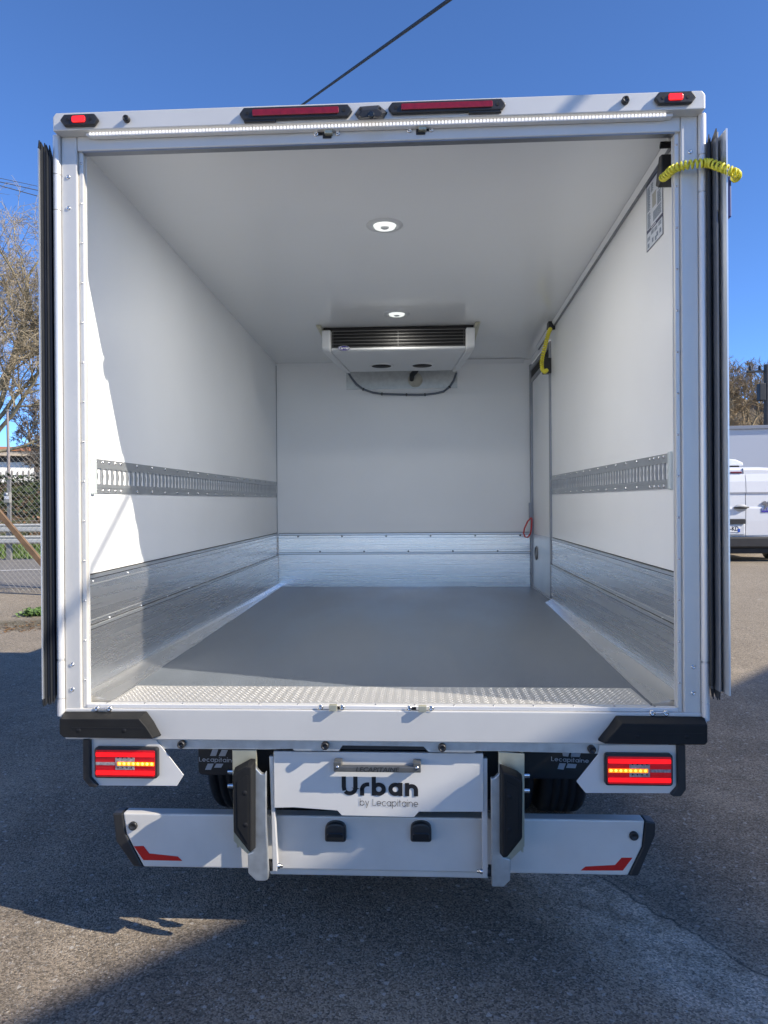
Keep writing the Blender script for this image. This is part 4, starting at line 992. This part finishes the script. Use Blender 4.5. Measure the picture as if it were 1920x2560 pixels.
# mounting posts with rubber blocks
def mount_post(q, back, chan, rub, holes, bolts):
    y = -.005
    bp_ = part(MB().prism([xz(u, v, y+.02) for u, v in (q(*p) for p in back)], 'y', y+.02, y+.032), 'mounting_post', M['galvy'], T, .001)
    part(MB().prism([xz(u, v, y) for u, v in (q(*p) for p in chan)], 'y', y, y+.0195), 'channel', M['galv'], bp_, .003)
    sx_ = -.476 if sum(p[0] for p in chan) > 4500 and back[0][0] < 200 else .482
    part(MB().box(sx_-.003, sx_+.003, y+.0325, .148, .36, .70), 'flange', M['galvy'], bp_)
    f_ = [xz(u, v, y-.055) for u, v in (q(*p) for p in rub)]; cx = sum(p[0] for p in f_)/len(f_); c2 = sum(p[1] for p in f_)/len(f_); n = len(f_)
    bk = [(cx+(p[0]-cx)*1.16, c2+(p[1]-c2)*1.08) for p in f_]
    area = sum(f_[i][0]*f_[(i+1) % n][1]-f_[(i+1) % n][0]*f_[i][1] for i in range(n))
    fs = [tuple(range(n)), tuple(range(n, 2*n))[::-1]]+[((i+1) % n, i, i+n, (i+1) % n+n) for i in range(n)]
    if area < 0: fs = [g[::-1] for g in fs]
    rb = part(MB().add([(x, y-.055, z) for x, z in f_]+[(x, y-.0005, z) for x, z in bk], fs), 'rubber_block', M['wornblk'], bp_, .006, 3)
    inn = [(cx+(p[0]-cx)*.62, c2+(p[1]-c2)*.80) for p in f_]
    part(MB().prism(inn, 'y', y-.0575, y-.0545), 'raised_pad', M['wornblk'], bp_, .0025)
    h = MB()
    for p in holes: x, z = xz(*q(*p), y-.0575); h.lathe((x, y-.0573, z), (0, -1, 0), [(.0085, 0), (.0075, .001), (0, .001)], 14)
    part(h, 'bolt_hole', M['black'], bp_)
    bb = MB()
    for p, sx in bolts: x, z = xz(*q(*p), y+.04); bb.cyl((x-.012, y+.05, z), (x+.012, y+.05, z), .009, 10)
    part(bb, 'fixing_bolt', M['steel'], bp_)
q2 = zp(560, 1840, 5.821)
mount_post(q2, [(120, 205), (470, 205), (475, 480), (540, 555), (540, 1720), (345, 1720), (140, 1530)], [(475, 485), (540, 555), (580, 562), (607, 525), (612, 1300), (645, 1990), (640, 2090), (600, 2112), (465, 2112), (350, 2000), (345, 1720), (420, 1690), (420, 380)],
           [(395, 455), (395, 1690), (365, 1690), (140, 1400), (125, 570), (330, 450)], [(300, 830), (312, 1295)], [((100, 530), 1), ((100, 735), 1)])
q3 = zp(1180, 1840, 5.53)
mount_post(q3, [(365, 215), (725, 245), (725, 1530), (530, 1720), (420, 1720), (420, 500), (365, 520)], [(262, 590), (310, 585), (375, 520), (375, 400), (420, 400), (420, 1680), (535, 1710), (530, 2000), (435, 2090), (275, 2085)],
           [(420, 495), (640, 590), (700, 640), (695, 1420), (490, 1680), (425, 1690)], [(515, 845), (515, 1300)], [((750, 555), 1), ((750, 765), 1)])

# under-body: chassis rails, lift mechanism, wheels, mud flaps
ch = MB()
for s in (-1, 1): ch.box(s*.40-.035, s*.40+.035, .12, 5.6, .50, .70)
for yy_ in (.9, 1.9, 3.0): ch.box(-.365, .365, yy_, yy_+.08, .54, .66)
chs = part(ch, 'chassis', M['dark'], T)
part(MB().box(-.36, .36, .21, .55, .30, .66), 'lift_mechanism', M['dark'], T, .02)
mch = MB()
for k in range(9): mch.cyl((-.34+.085*k, .19, .447), (-.30+.085*k, .19, .447), .012, 8)
part(mch, 'mechanism_link', M['greytrim'], T)
part(MB().box(-.95, .95, .15, L, .70, .785), 'sub_frame', M['dark'], T)
for s in (-1, 1):
    fl = part(MB().prism(rrect((-.617 if s < 0 else .70), .59, (.336 if s < 0 else .42), .38, .02), 'y', .60, .612), 'mud_flap', M['rub'], T, .003)
    yq = .60-.0012
    if s < 0:
        tq = zp(160, 1800, 2.07375); ps = [[tq(770, 152), tq(800, 152), tq(788, 186), tq(757, 186)], [tq(818, 154), tq(850, 155), tq(836, 187), tq(802, 187)], [tq(745, 226), tq(776, 226), tq(762, 258), tq(731, 258)], [tq(790, 226), tq(826, 227), tq(815, 247), tq(778, 247)]]
        ta, tb, hb_, ht = tq(700, 215), tq(892, 220), tq(750, 216), tq(750, 199)
    else:
        tq = zp(1180, 1840, 5.53); ps = [[tq(1250, 235), tq(1345, 235), tq(1330, 285), tq(1258, 278)], [tq(1375, 235), tq(1505, 240), tq(1485, 290), tq(1365, 285)], [tq(1210, 375), tq(1298, 380), tq(1265, 465), tq(1182, 455)], [tq(1325, 380), tq(1448, 390), tq(1430, 445), tq(1300, 440)]]
        ta, tb, hb_, ht = tq(1095, 345), tq(1615, 372), tq(1250, 352), tq(1250, 308)
    mb = MB()
    for pl in ps: mb.prism([xz(u, v, yq) for u, v in pl], 'y', yq-.0006, yq+.0004)
    part(mb, 'logo_mark', M['grp'], fl)
    textfit('Lecapitaine', ta, tb, hb_, ht, yq-.0004, .20, M['grp'], fl, 'flap_lettering', .17)
    # dual rear tyres with tread grooves
    for xc in ((.800, .555) if s > 0 else (-.755, -.51)):
        rr = .345; yc = 1.30; zc_ = rr+tz(yc); prof = [(.20, -.10), (rr-.02, -.105), (rr-.004, -.088)]
        for g in (-.055, -.018, .018, .055): prof += [(rr, g-.008), (rr-.010, g-.005), (rr-.010, g+.005), (rr, g+.008)]
        prof += [(rr-.004, .088), (rr-.02, .105), (.20, .10)]
        wh = part(MB().lathe((xc, yc, zc_), (s, 0, 0), prof, 40), 'wheel', M['rub'], T)
        part(MB().lathe((xc, yc, zc_), (s, 0, 0), [(.20, .09), (.17, .02), (.06, .04), (0, .04)], 24), 'rim', M['greytrim'], wh)
    wh = part(MB().lathe((s*.84, 5.1, .345+tz(5.1)), (s, 0, 0), [(.20, -.10), (.33, -.105), (.345, -.08), (.345, .08), (.33, .105), (.20, .10)], 32), 'wheel', M['rub'], T)
    part(MB().lathe((s*.84, 5.1, .345+tz(5.1)), (s, 0, 0), [(.20, .09), (.17, .06), (.06, .08), (0, .08)], 24), 'rim', M['greytrim'], wh)
part(MB().cyl((-.6, 1.30, .36), (.6, 1.30, .36), .06, 12), 'axle', M['dark'], T)
# cab in front of the box
cab = part(MB().prism([(3.75, .45), (5.75, .40), (5.78, .95), (5.15, 1.25), (4.75, 2.05), (4.4, 2.18), (3.75, 2.20)], 'x', -.96, .96), 'cab', M['whitepaint'], T, .05, 3)
part(MB().prism([(4.05, 1.30), (5.0, 1.30), (4.70, 1.98), (4.1, 2.0)], 'x', -.966, .966), 'side_window', M['glass'], cab)
part(MB().prism([(5.16, 1.27), (5.19, 1.29), (4.80, 2.05), (4.775, 2.03)], 'x', -.86, .86), 'windscreen', M['glass'], cab)

# open rear doors, folded flat along the flanks
def rear_door(s, tips, ztop, zbot):
    x0, x1 = 1.090, 1.138
    a, b = sorted((s*x0, s*x1)); d = part(MB().box(a, b, .012, .98, zbot, ztop), 'rear_door', M['gel'], T, .004)
    fm = M['fin'] if s < 0 else M['fin2']
    def fin(x, tip, t_, z0_, z1_, m, nm):
        a, b = sorted((s*x, s*(x+t_))); return part(MB().prism([(.012, z0_), (tip, z0_), (tip, z1_), (.012, z1_)], 'x', a, b), nm, m, d)
    for i, (x, tip, t_) in enumerate(tips):
        lit = i == len(tips)-1
        fin(x, tip, t_, zbot, ztop, M['aluv'] if lit else fm, 'edge_profile' if lit else 'door_seal')
        if not lit or s < 0:                          # pointed rubber ends stick out top and bottom
            tt = MB(); a, b = sorted((s*x, s*(x+.003)))
            tt.prism([(.0, ztop), (tip, ztop), (tip*.9, ztop+.030)], 'x', a, b); tt.prism([(.0, zbot), (tip, zbot), (tip*.9, zbot-.026)], 'x', a, b); part(tt, 'seal_end', M['rub'], d)
    return d
ztl, zbl = 2.705, .882
dl = rear_door(-1, [(1.0850, -.022, .004), (1.0935, -.040, .004), (1.102, -.062, .0035)], ztl, zbl)
drr = rear_door(1, [(1.084, -.018, .003), (1.0925, -.060, .003), (1.1015, -.112, .0045)], 2.672, .918)
mb = MB(); pt = []
for k in range(61): z = .93+1.74*k/60; pt.append((1.081+.0006*math.sin(k*.55), -.026+.0012*math.cos(k*.5), z))
mb.tube(pt, .0075, 8); part(mb, 'seal_tube', M['rub'], drr)
mb = MB(); mb.tube([(1.0935, -.062, .92), (1.0935, -.062, 2.40)], .0035, 8); mb.tube([(1.0935, -.062, 2.44), (1.0935, -.062, 2.685)], .0035, 8); part(mb, 'seal_bead', mat('grey_seal_bead', (.22, .22, .22), .45), drr)
mb = MB()                                             # black pleats seen between the strips
for x, y in ((1.087, -.020), (1.096, -.030)): mb.prism([(.0, .905), (y, .885), (y, .930), (y, 2.66), (y, 2.69), (.0, 2.67)], 'x', x, x+.0025)
part(mb, 'seal_pleat', M['rub'], drr)
for z in (.915, 2.655): MB()
mb = MB()
for k in range(2):
    x, y = (-1.089, -.030), (-1.098, -.050)
mb.prism([(.0, zbl-.01), (-.033, zbl-.024), (-.033, ztl+.026), (.0, ztl)], 'x', -1.0915, -1.0895); mb.prism([(.0, zbl-.01), (-.052, zbl-.024), (-.052, ztl+.026), (.0, ztl)], 'x', -1.1005, -1.0985)
part(mb, 'seal_pleat', M['rub'], dl)
part(MB().box(1.139, 1.150, -.03, .06, 2.43, 2.56), 'door_hook', M['blue'], drr, .003)

# interior: lamps, cooler, cords, poster
def ceil_hit(u, v):
    z = 2.73
    for _ in range(8): p = onz(u, v, z); z = cz(p.y)
    return p
for (u, v) in ((831, 487), (857, 678)):
    p = ceil_hit(u*D, v*D); zc_ = cz(p.y)
    o = part(MB().lathe((p.x, p.y, zc_+.002), (0, 0, -1), [(.082, .001), (.080, .005), (.054, .006), (.050, .002)], 36), 'ceiling_lamp', M['coolwhite'], T)
    ld = bpy.data.lights.new('ceiling_lamp_light', 'AREA'); ld.shape = 'DISK'; ld.size = .07; ld.energy = 6.4 if v == 487 else 1.6; ld.color = (1, .97, .90)
    lo = bpy.data.objects.new('ceiling_lamp_light', ld); COL.objects.link(lo); lo.location = (p.x, p.y, zc_-.02); lo.parent = o
    part(MB().lathe((p.x, p.y, zc_+.002), (0, 0, -1), [(.050, .003), (.046, .012), (.030, .016), (.020, .010)], 28), 'diffuser', M['ledlamp'], o)
    part(MB().lathe((p.x, p.y, zc_+.002), (0, 0, -1), [(.0195, .004), (.0195, .013), (.012, .017), (0, .017)], 20), 'lens_cap', M['coolwhite'], o)
# cooler (evaporator)
CY0 = 2.50; CDZ = -.037
cz0 = cz(2.75)
ck = empty('cooling_unit', (0, 0, 0), None, None); del_keys = [k for k in ck.keys()]; ck.parent = T
def taper(x0f, x1f, x0b, x1b, yf, yb, z0f, z1f, z0b, z1b):
    return [(x0f, yf, z0f), (x1f, yf, z0f), (x1b, yb, z0b), (x0b, yb, z0b), (x0f, yf, z1f), (x1f, yf, z1f), (x1b, yb, z1b), (x0b, yb, z1b)]
gl, gr2 = ony(715*D, 735*D, CY0).x, ony(1006*D, 735*D, CY0).x
sl, sr = ony(695*D, 735*D, CY0-.01).x, ony(1026*D, 735*D, CY0-.01).x
ztop_ = ony(860*D, 712*D, CY0).z; znose = ony(860*D, 749*D, CY0).z; zund = ony(860*D, 760*D, CY0+.03).z; yb_ = 3.25
tin = .062                                            # the flanks draw in towards the front wall
hs = MB()
prof = [(CY0+.004, znose), (CY0, znose-.012), (CY0+.010, zund+.008), (CY0+.035, zund), (yb_-.03, zund-.002), (yb_, zund+.03), (yb_, ztop_-.02), (CY0+.06, ztop_-.02), (CY0+.06, znose)]
nP = len(prof); vs = []
for sgn, x_ in ((1, gl), (-1, gr2)):
    for (y, z) in prof: vs.append((x_+sgn*tin*(y-CY0)/(yb_-CY0), y, z))
hs.add(vs, [tuple(range(nP))[::-1], tuple(range(nP, 2*nP))]+[(i, (i+1) % nP, (i+1) % nP+nP, i+nP) for i in range(nP)])
part(hs, 'housing', M['coolwhite'], ck, .006, 3)
for s, a, b in ((-1, sl, gl), (1, gr2, sr)):          # rounded white end caps
    x0, x1 = (a, b-.001) if s < 0 else (a+.001, b); e = MB(); pr = [(CY0-.012, ztop_+.004), (CY0-.014, znose-.012), (CY0-.002, zund+.002), (CY0+.035, zund-.010), (yb_-.02, zund-.014), (yb_, ztop_)]; n = len(pr); vs = []
    for xx, in_ in ((x0, s > 0), (x1, s < 0)):
        for (y, z) in pr: vs.append((xx-s*tin*(y-CY0)/(yb_-CY0), y, z+(0 if in_ else .014)*(1 if z < znose else 0)))
    e.add(vs, [tuple(range(n))[::-1], tuple(range(n, 2*n))]+[(i, (i+1) % n, (i+1) % n+n, i+n) for i in range(n)])
    part(e, 'end_cap', M['coolwhite'], ck, .010, 4)
    xi2 = sl if s < 0 else sr; xo = xi2+s*.034; zc2 = cz(CY0-.05)
    br = MB(); a2, b2 = sorted((xo, xi2+s*.0005)); br.prism([(xi2+s*.0005, ztop_-.005), (xo, zc2-.003), (xi2+s*.0005, zc2-.003)], 'y', CY0-.045, CY0-.042)
    br.hexa([(a2, CY0-.0415, cz(CY0)-.006), (b2, CY0-.0415, cz(CY0)-.006), (b2, 3.1, cz(3.1)-.006), (a2, 3.1, cz(3.1)-.006), (a2, CY0-.0415, cz(CY0)-.002), (b2, CY0-.0415, cz(CY0)-.002), (b2, 3.1, cz(3.1)-.002), (a2, 3.1, cz(3.1)-.002)])
    a3, b3 = sorted((xi2-s*.004, xi2)); br.box(a3, b3, CY0-.045, 3.1, ztop_+.006, cz(3.1)-.004)
    part(br, 'mounting_bracket', M['galvy'], ck)
gb = MB(); gb.hexa(taper(sl+.006, sr-.006, sl+.07, sr-.07, CY0+.03, yb_-.02, znose+.001, cz(CY0+.03)-.002, znose+.001, cz(yb_)-.003)); part(gb, 'coil', mat('cooler_coil', (.010, .010, .010), .5, .3, var=.3), ck)
sl_ = MB(); gh = ztop_-znose
for k in range(6):
    zz = znose+.004+(gh-.006)*k/5; t_ = .0013 if k < 5 else .0022; sl_.box(gl+.004, gr2-.004, CY0+.002, CY0+.012, zz-t_, zz+t_)
for xx in (gl+.012, (gl+gr2)/2, gr2-.012): sl_.box(xx-.0012, xx+.0012, CY0+.0035, CY0+.0105, znose+.002, ztop_)
part(sl_, 'grille', mat('cooler_grille', (.16, .155, .15), .45, .4), ck)
for (u, v) in ((824, 790), (912, 789)):
    p = onz(u*D, v*D, zund-.003); p.y = min(p.y, yb_-.12)
    f_ = part(MB().lathe((p.x, p.y, zund-.001), (0, 0, -1), [(.092, 0), (.092, .006), (.074, .007), (.070, .002), (0, .002)], 28), 'fan', M['coolwhite'], ck)
    part(MB().lathe((p.x, p.y, zund-.0035), (0, 0, -1), [(.071, 0), (.071, .0035), (0, .0035)], 28), 'fan_opening', M['black'], ck)
BYc = CY0-.003
p = ony(743*D, 753*D, BYc); el = MB().prism([(p.x+.0385*math.cos(q_*math.pi/16), p.z+.0165*math.sin(q_*math.pi/16)) for q_ in range(32)], 'y', BYc-.014, BYc+.002); bdg = part(el, 'badge', M['badge'], ck, .0015)
el = MB()
for q_ in range(32):
    a0, a1 = q_*math.pi/16, (q_+1)*math.pi/16; vs = [(p.x+.0385*k*math.cos(a), BYc-.0145, p.z+.0165*k2*math.sin(a)) for a in (a0, a1) for k, k2 in ((.99, .98), (.945, .90))]; el.add(vs, [(0, 1, 3, 2)])
part(el, 'badge_ring', M['pale'], ck)
bfont('badge_lettering', 'Carrier', ck, mat('badge_white', (.85, .85, .85), .4), p.x, BYc-.0146, p.z, .0235, shear=.32, bold=.0006)
# plate on the front wall, foam plug, black pipe, drain hose with clips
(ax, az), (bx3, bz) = xz(748*D, 800*D, L-.006), xz(988*D, 838*D, L-.006)
bp2 = part(MB().box(ax, bx3, L-.008, L-.0005, bz, 2.69), 'wall_plate', M['galv'], ck)
c_x, c_z = xz(897*D, 820*D, L-.02); part(MB().lathe((c_x, L-.008, c_z), (0, -1, 0), [(.06, 0), (.056, .012), (.035, .02), (0, .022)], 18), 'foam_plug', mat('foam_cream', (.50, .48, .40), .9, var=.15, vscale=30, bump=.8, bscale=60, dist=.006), ck)
part(MB().tube([(c_x-.03, L-.03, c_z-.005), (c_x-.025, L-.07, c_z+.03), (c_x, L-.12, c_z+.045), (c_x+.02, L-.15, c_z+.07)], [.018, .022, .022, .02], 10), 'insulated_pipe', M['rub'], ck)
hz_pts = [(750, 800), (758, 815), (770, 830), (785, 841), (805, 848), (825, 851), (850, 852), (878, 852.5), (900, 853), (918, 852.5), (940, 850), (958, 846), (971, 836), (980, 822), (986, 805)]
hp = [ony(u*D, v*D, L-.035) for u, v in hz_pts]; part(MB().tube(hp, .0085, 8), 'drain_hose', M['hose'], ck)
for i in (3, 5, 7, 9, 12):
    t_ = (hp[i+1]-hp[i-1]).normalized(); part(MB().cyl(hp[i]-t_*.005, hp[i]+t_*.005, .0125, 10), 'hose_clip', M['blk'], ck)
# wall poster
ps = [(1616.4, 437.8), (1657.4, 381.5), (1657.4, 586.4), (1617.4, 630.5)]
w3 = [onx(u, v, XW-.001) for u, v in ps]
py0 = (w3[1].y+w3[2].y)/2; py1 = (w3[0].y+w3[3].y)/2; pz1 = (w3[0].z+w3[1].z)/2; pz0 = (w3[2].z+w3[3].z)/2
W_, H2 = py1-py0, pz1-pz0
def pr_(mb, a0, a1, b0, b1, d=.0022):                 # a along the wall from the left of the sheet, b from its bottom
    mb.box(XW-d, XW-.0006, py1-a1*W_, py1-a0*W_, pz0+b0*H2, pz0+b1*H2)
o = MB(); pr_(o, 0, 1, 0, 1, .0016); po = part(o, 'poster', M['pale'], T)
o = MB(); pr_(o, 0, 1, .84, 1); pr_(o, 0, 1, .225, .265); pr_(o, 0, .02, 0, 1, .0021); pr_(o, .98, 1, 0, 1, .0021); pr_(o, 0, 1, 0, .008, .0023); part(o, 'dark_band', M['navy'], po)
o = MB()
for k in range(3): pr_(o, .10, .80-.1*k, .94-.035*k, .955-.035*k, .0026)
pr_(o, .3, .6, .238, .252, .0026); [b_.build('title_text', M['pale'], po) for b_ in pieces(o)]
o = MB(); r_ = random.Random(8)
for (a0, a1, b0, b1) in ((.06, .24, .50, .80), (.30, .44, .70, .80), (.72, .94, .62, .8), (.68, .92, .44, .6), (.42, .92, .30, .42), (.08, .26, .28, .47)):
    b = b0
    while b < b1: pr_(o, a0, a1-r_.uniform(0, .05), b, b+.008); b += .014
for a0, b0 in ((.06, .12), (.28, .16), (.50, .15), (.74, .16)):
    for k in range(4): pr_(o, a0, a0+.16, b0+.013*k, b0+.007+.013*k)
for a0, b0 in ((.08, .03), (.34, .05), (.52, .03), (.62, .06), (.8, .06)): pr_(o, a0, a0+.09, b0, b0+.055)
part(o, 'printed_text', M['greyink'], po)
o = MB(); pr_(o, .38, .60, .48, .64); pr_(o, .36, .62, .64, .655); part(o, 'printed_drawing', mat('drawing_beige', (.36, .36, .33), .5), po)
# wall socket with coiled cord, rear right corner
qz = zp(1560, 220, 5.53)
def sock(p, yv, s=1.0):
    x, y, z = p; mb = MB(); a, b = XW-.052, XW-.001
    mb.prism([(y-.02, z+.09), (y+.045, z+.085), (y+.075, z-.02), (y+.05, z-.085), (y-.02, z-.08)], 'x', a, b); return mb
sp_ = onx(*qz(600, 1100), XW-.03); sy = .20
zs_ = onx(*qz(610, 1090), XW-.03).z
so = part(MB().prism([(.125, zs_+.040), (.155, zs_+.045), (.195, zs_-.040), (.165, zs_-.058), (.125, zs_-.045)], 'x', XW-.055, XW-.001), 'wall_socket', M['blk'], T, .004)
a = onx(*qz(665, 800), XW-.02); part(MB().box(XW-.022, XW-.006, .100, .118, zs_-.02, zs_+.085), 'socket_rod', M['blk'], so)
part(MB().box(XW-.023, XW-.005, .099, .119, zs_-.115, zs_-.021), 'rod_tip', M['blue'], so)
def coil(ctrl, r, tr, turns, name, m):
    pts = []; n = turns*12; cs = [Vector(c) for c in ctrl]
    def cr(t):
        t = max(0, min(.99999, t))*(len(cs)-1); i = int(t); f = t-i; p0, p1, p2, p3 = cs[max(i-1, 0)], cs[i], cs[i+1], cs[min(i+2, len(cs)-1)]
        return .5*((2*p1)+(p2-p0)*f+(2*p0-5*p1+4*p2-p3)*f*f+(3*p1-p0-3*p2+p3)*f**3)
    prev = None
    for k in range(n+1):
        t = k/n; c = cr(t); d = (cr(t+.01)-cr(t-.01)).normalized()
        a = prev-d*prev.dot(d) if prev else d.orthogonal(); a = a.normalized(); prev = a; b = d.cross(a); q_ = 2*math.pi*turns*t
        e = min(1, t*20, (1-t)*20); pts.append(c+(a*math.cos(q_)+b*math.sin(q_))*r*(.35+.65*e))
    return part(MB().tube(pts, tr, 6), name, m, T)
cc = [onx(*qz(500, 1270), 1.0), ony(*qz(590, 1205), .06), ony(*qz(690, 1115), -.010), ony(*qz(870, 1065), -.036), ony(*qz(1090, 1040), -.046), ony(*qz(1200, 1045), -.052), ony(*qz(1380, 1110), -.105), ony(*qz(1530, 1175), -.115), ony(*qz(1560, 1215), -.07), ony(*qz(1520, 1265), -.02)]
coil(cc, .0115, .0040, 30, 'coiled_cord', M['yel'])
# second socket and hanging cord by the side door
def hang():
    p = onx(1192*D, 697*D, XW-.02); part(MB().prism([(p.y-.02, p.z+.05), (p.y+.03, p.z+.05), (p.y+.06, p.z-.035), (p.y-.02, p.z-.05)], 'x', XW-.045, XW-.001), 'wall_socket', M['blk'], T, .004)
    p2 = onx(1183*D, 792*D, XW-.02); part(MB().prism([(p2.y-.03, p2.z+.055), (p2.y+.02, p2.z+.055), (p2.y+.05, p2.z-.045), (p2.y-.03, p2.z-.05)], 'x', XW-.050, XW+.004), 'door_socket', M['blk'], T, .004)
    c_ = [onx(1190*D, 708*D, .99), onx(1184*D, 722*D, .975), onx(1178*D, 745*D, .965), onx(1171*D, 775*D, .96), onx(1171*D, 796*D, .965), onx(1177*D, 803*D, .975), onx(1182*D, 798*D, .99)]
    coil(c_, .010, .0045, 34, 'coiled_cord', M['yel'])
hang()
for k in ('label', 'category'):
    if k in ck: del ck[k]
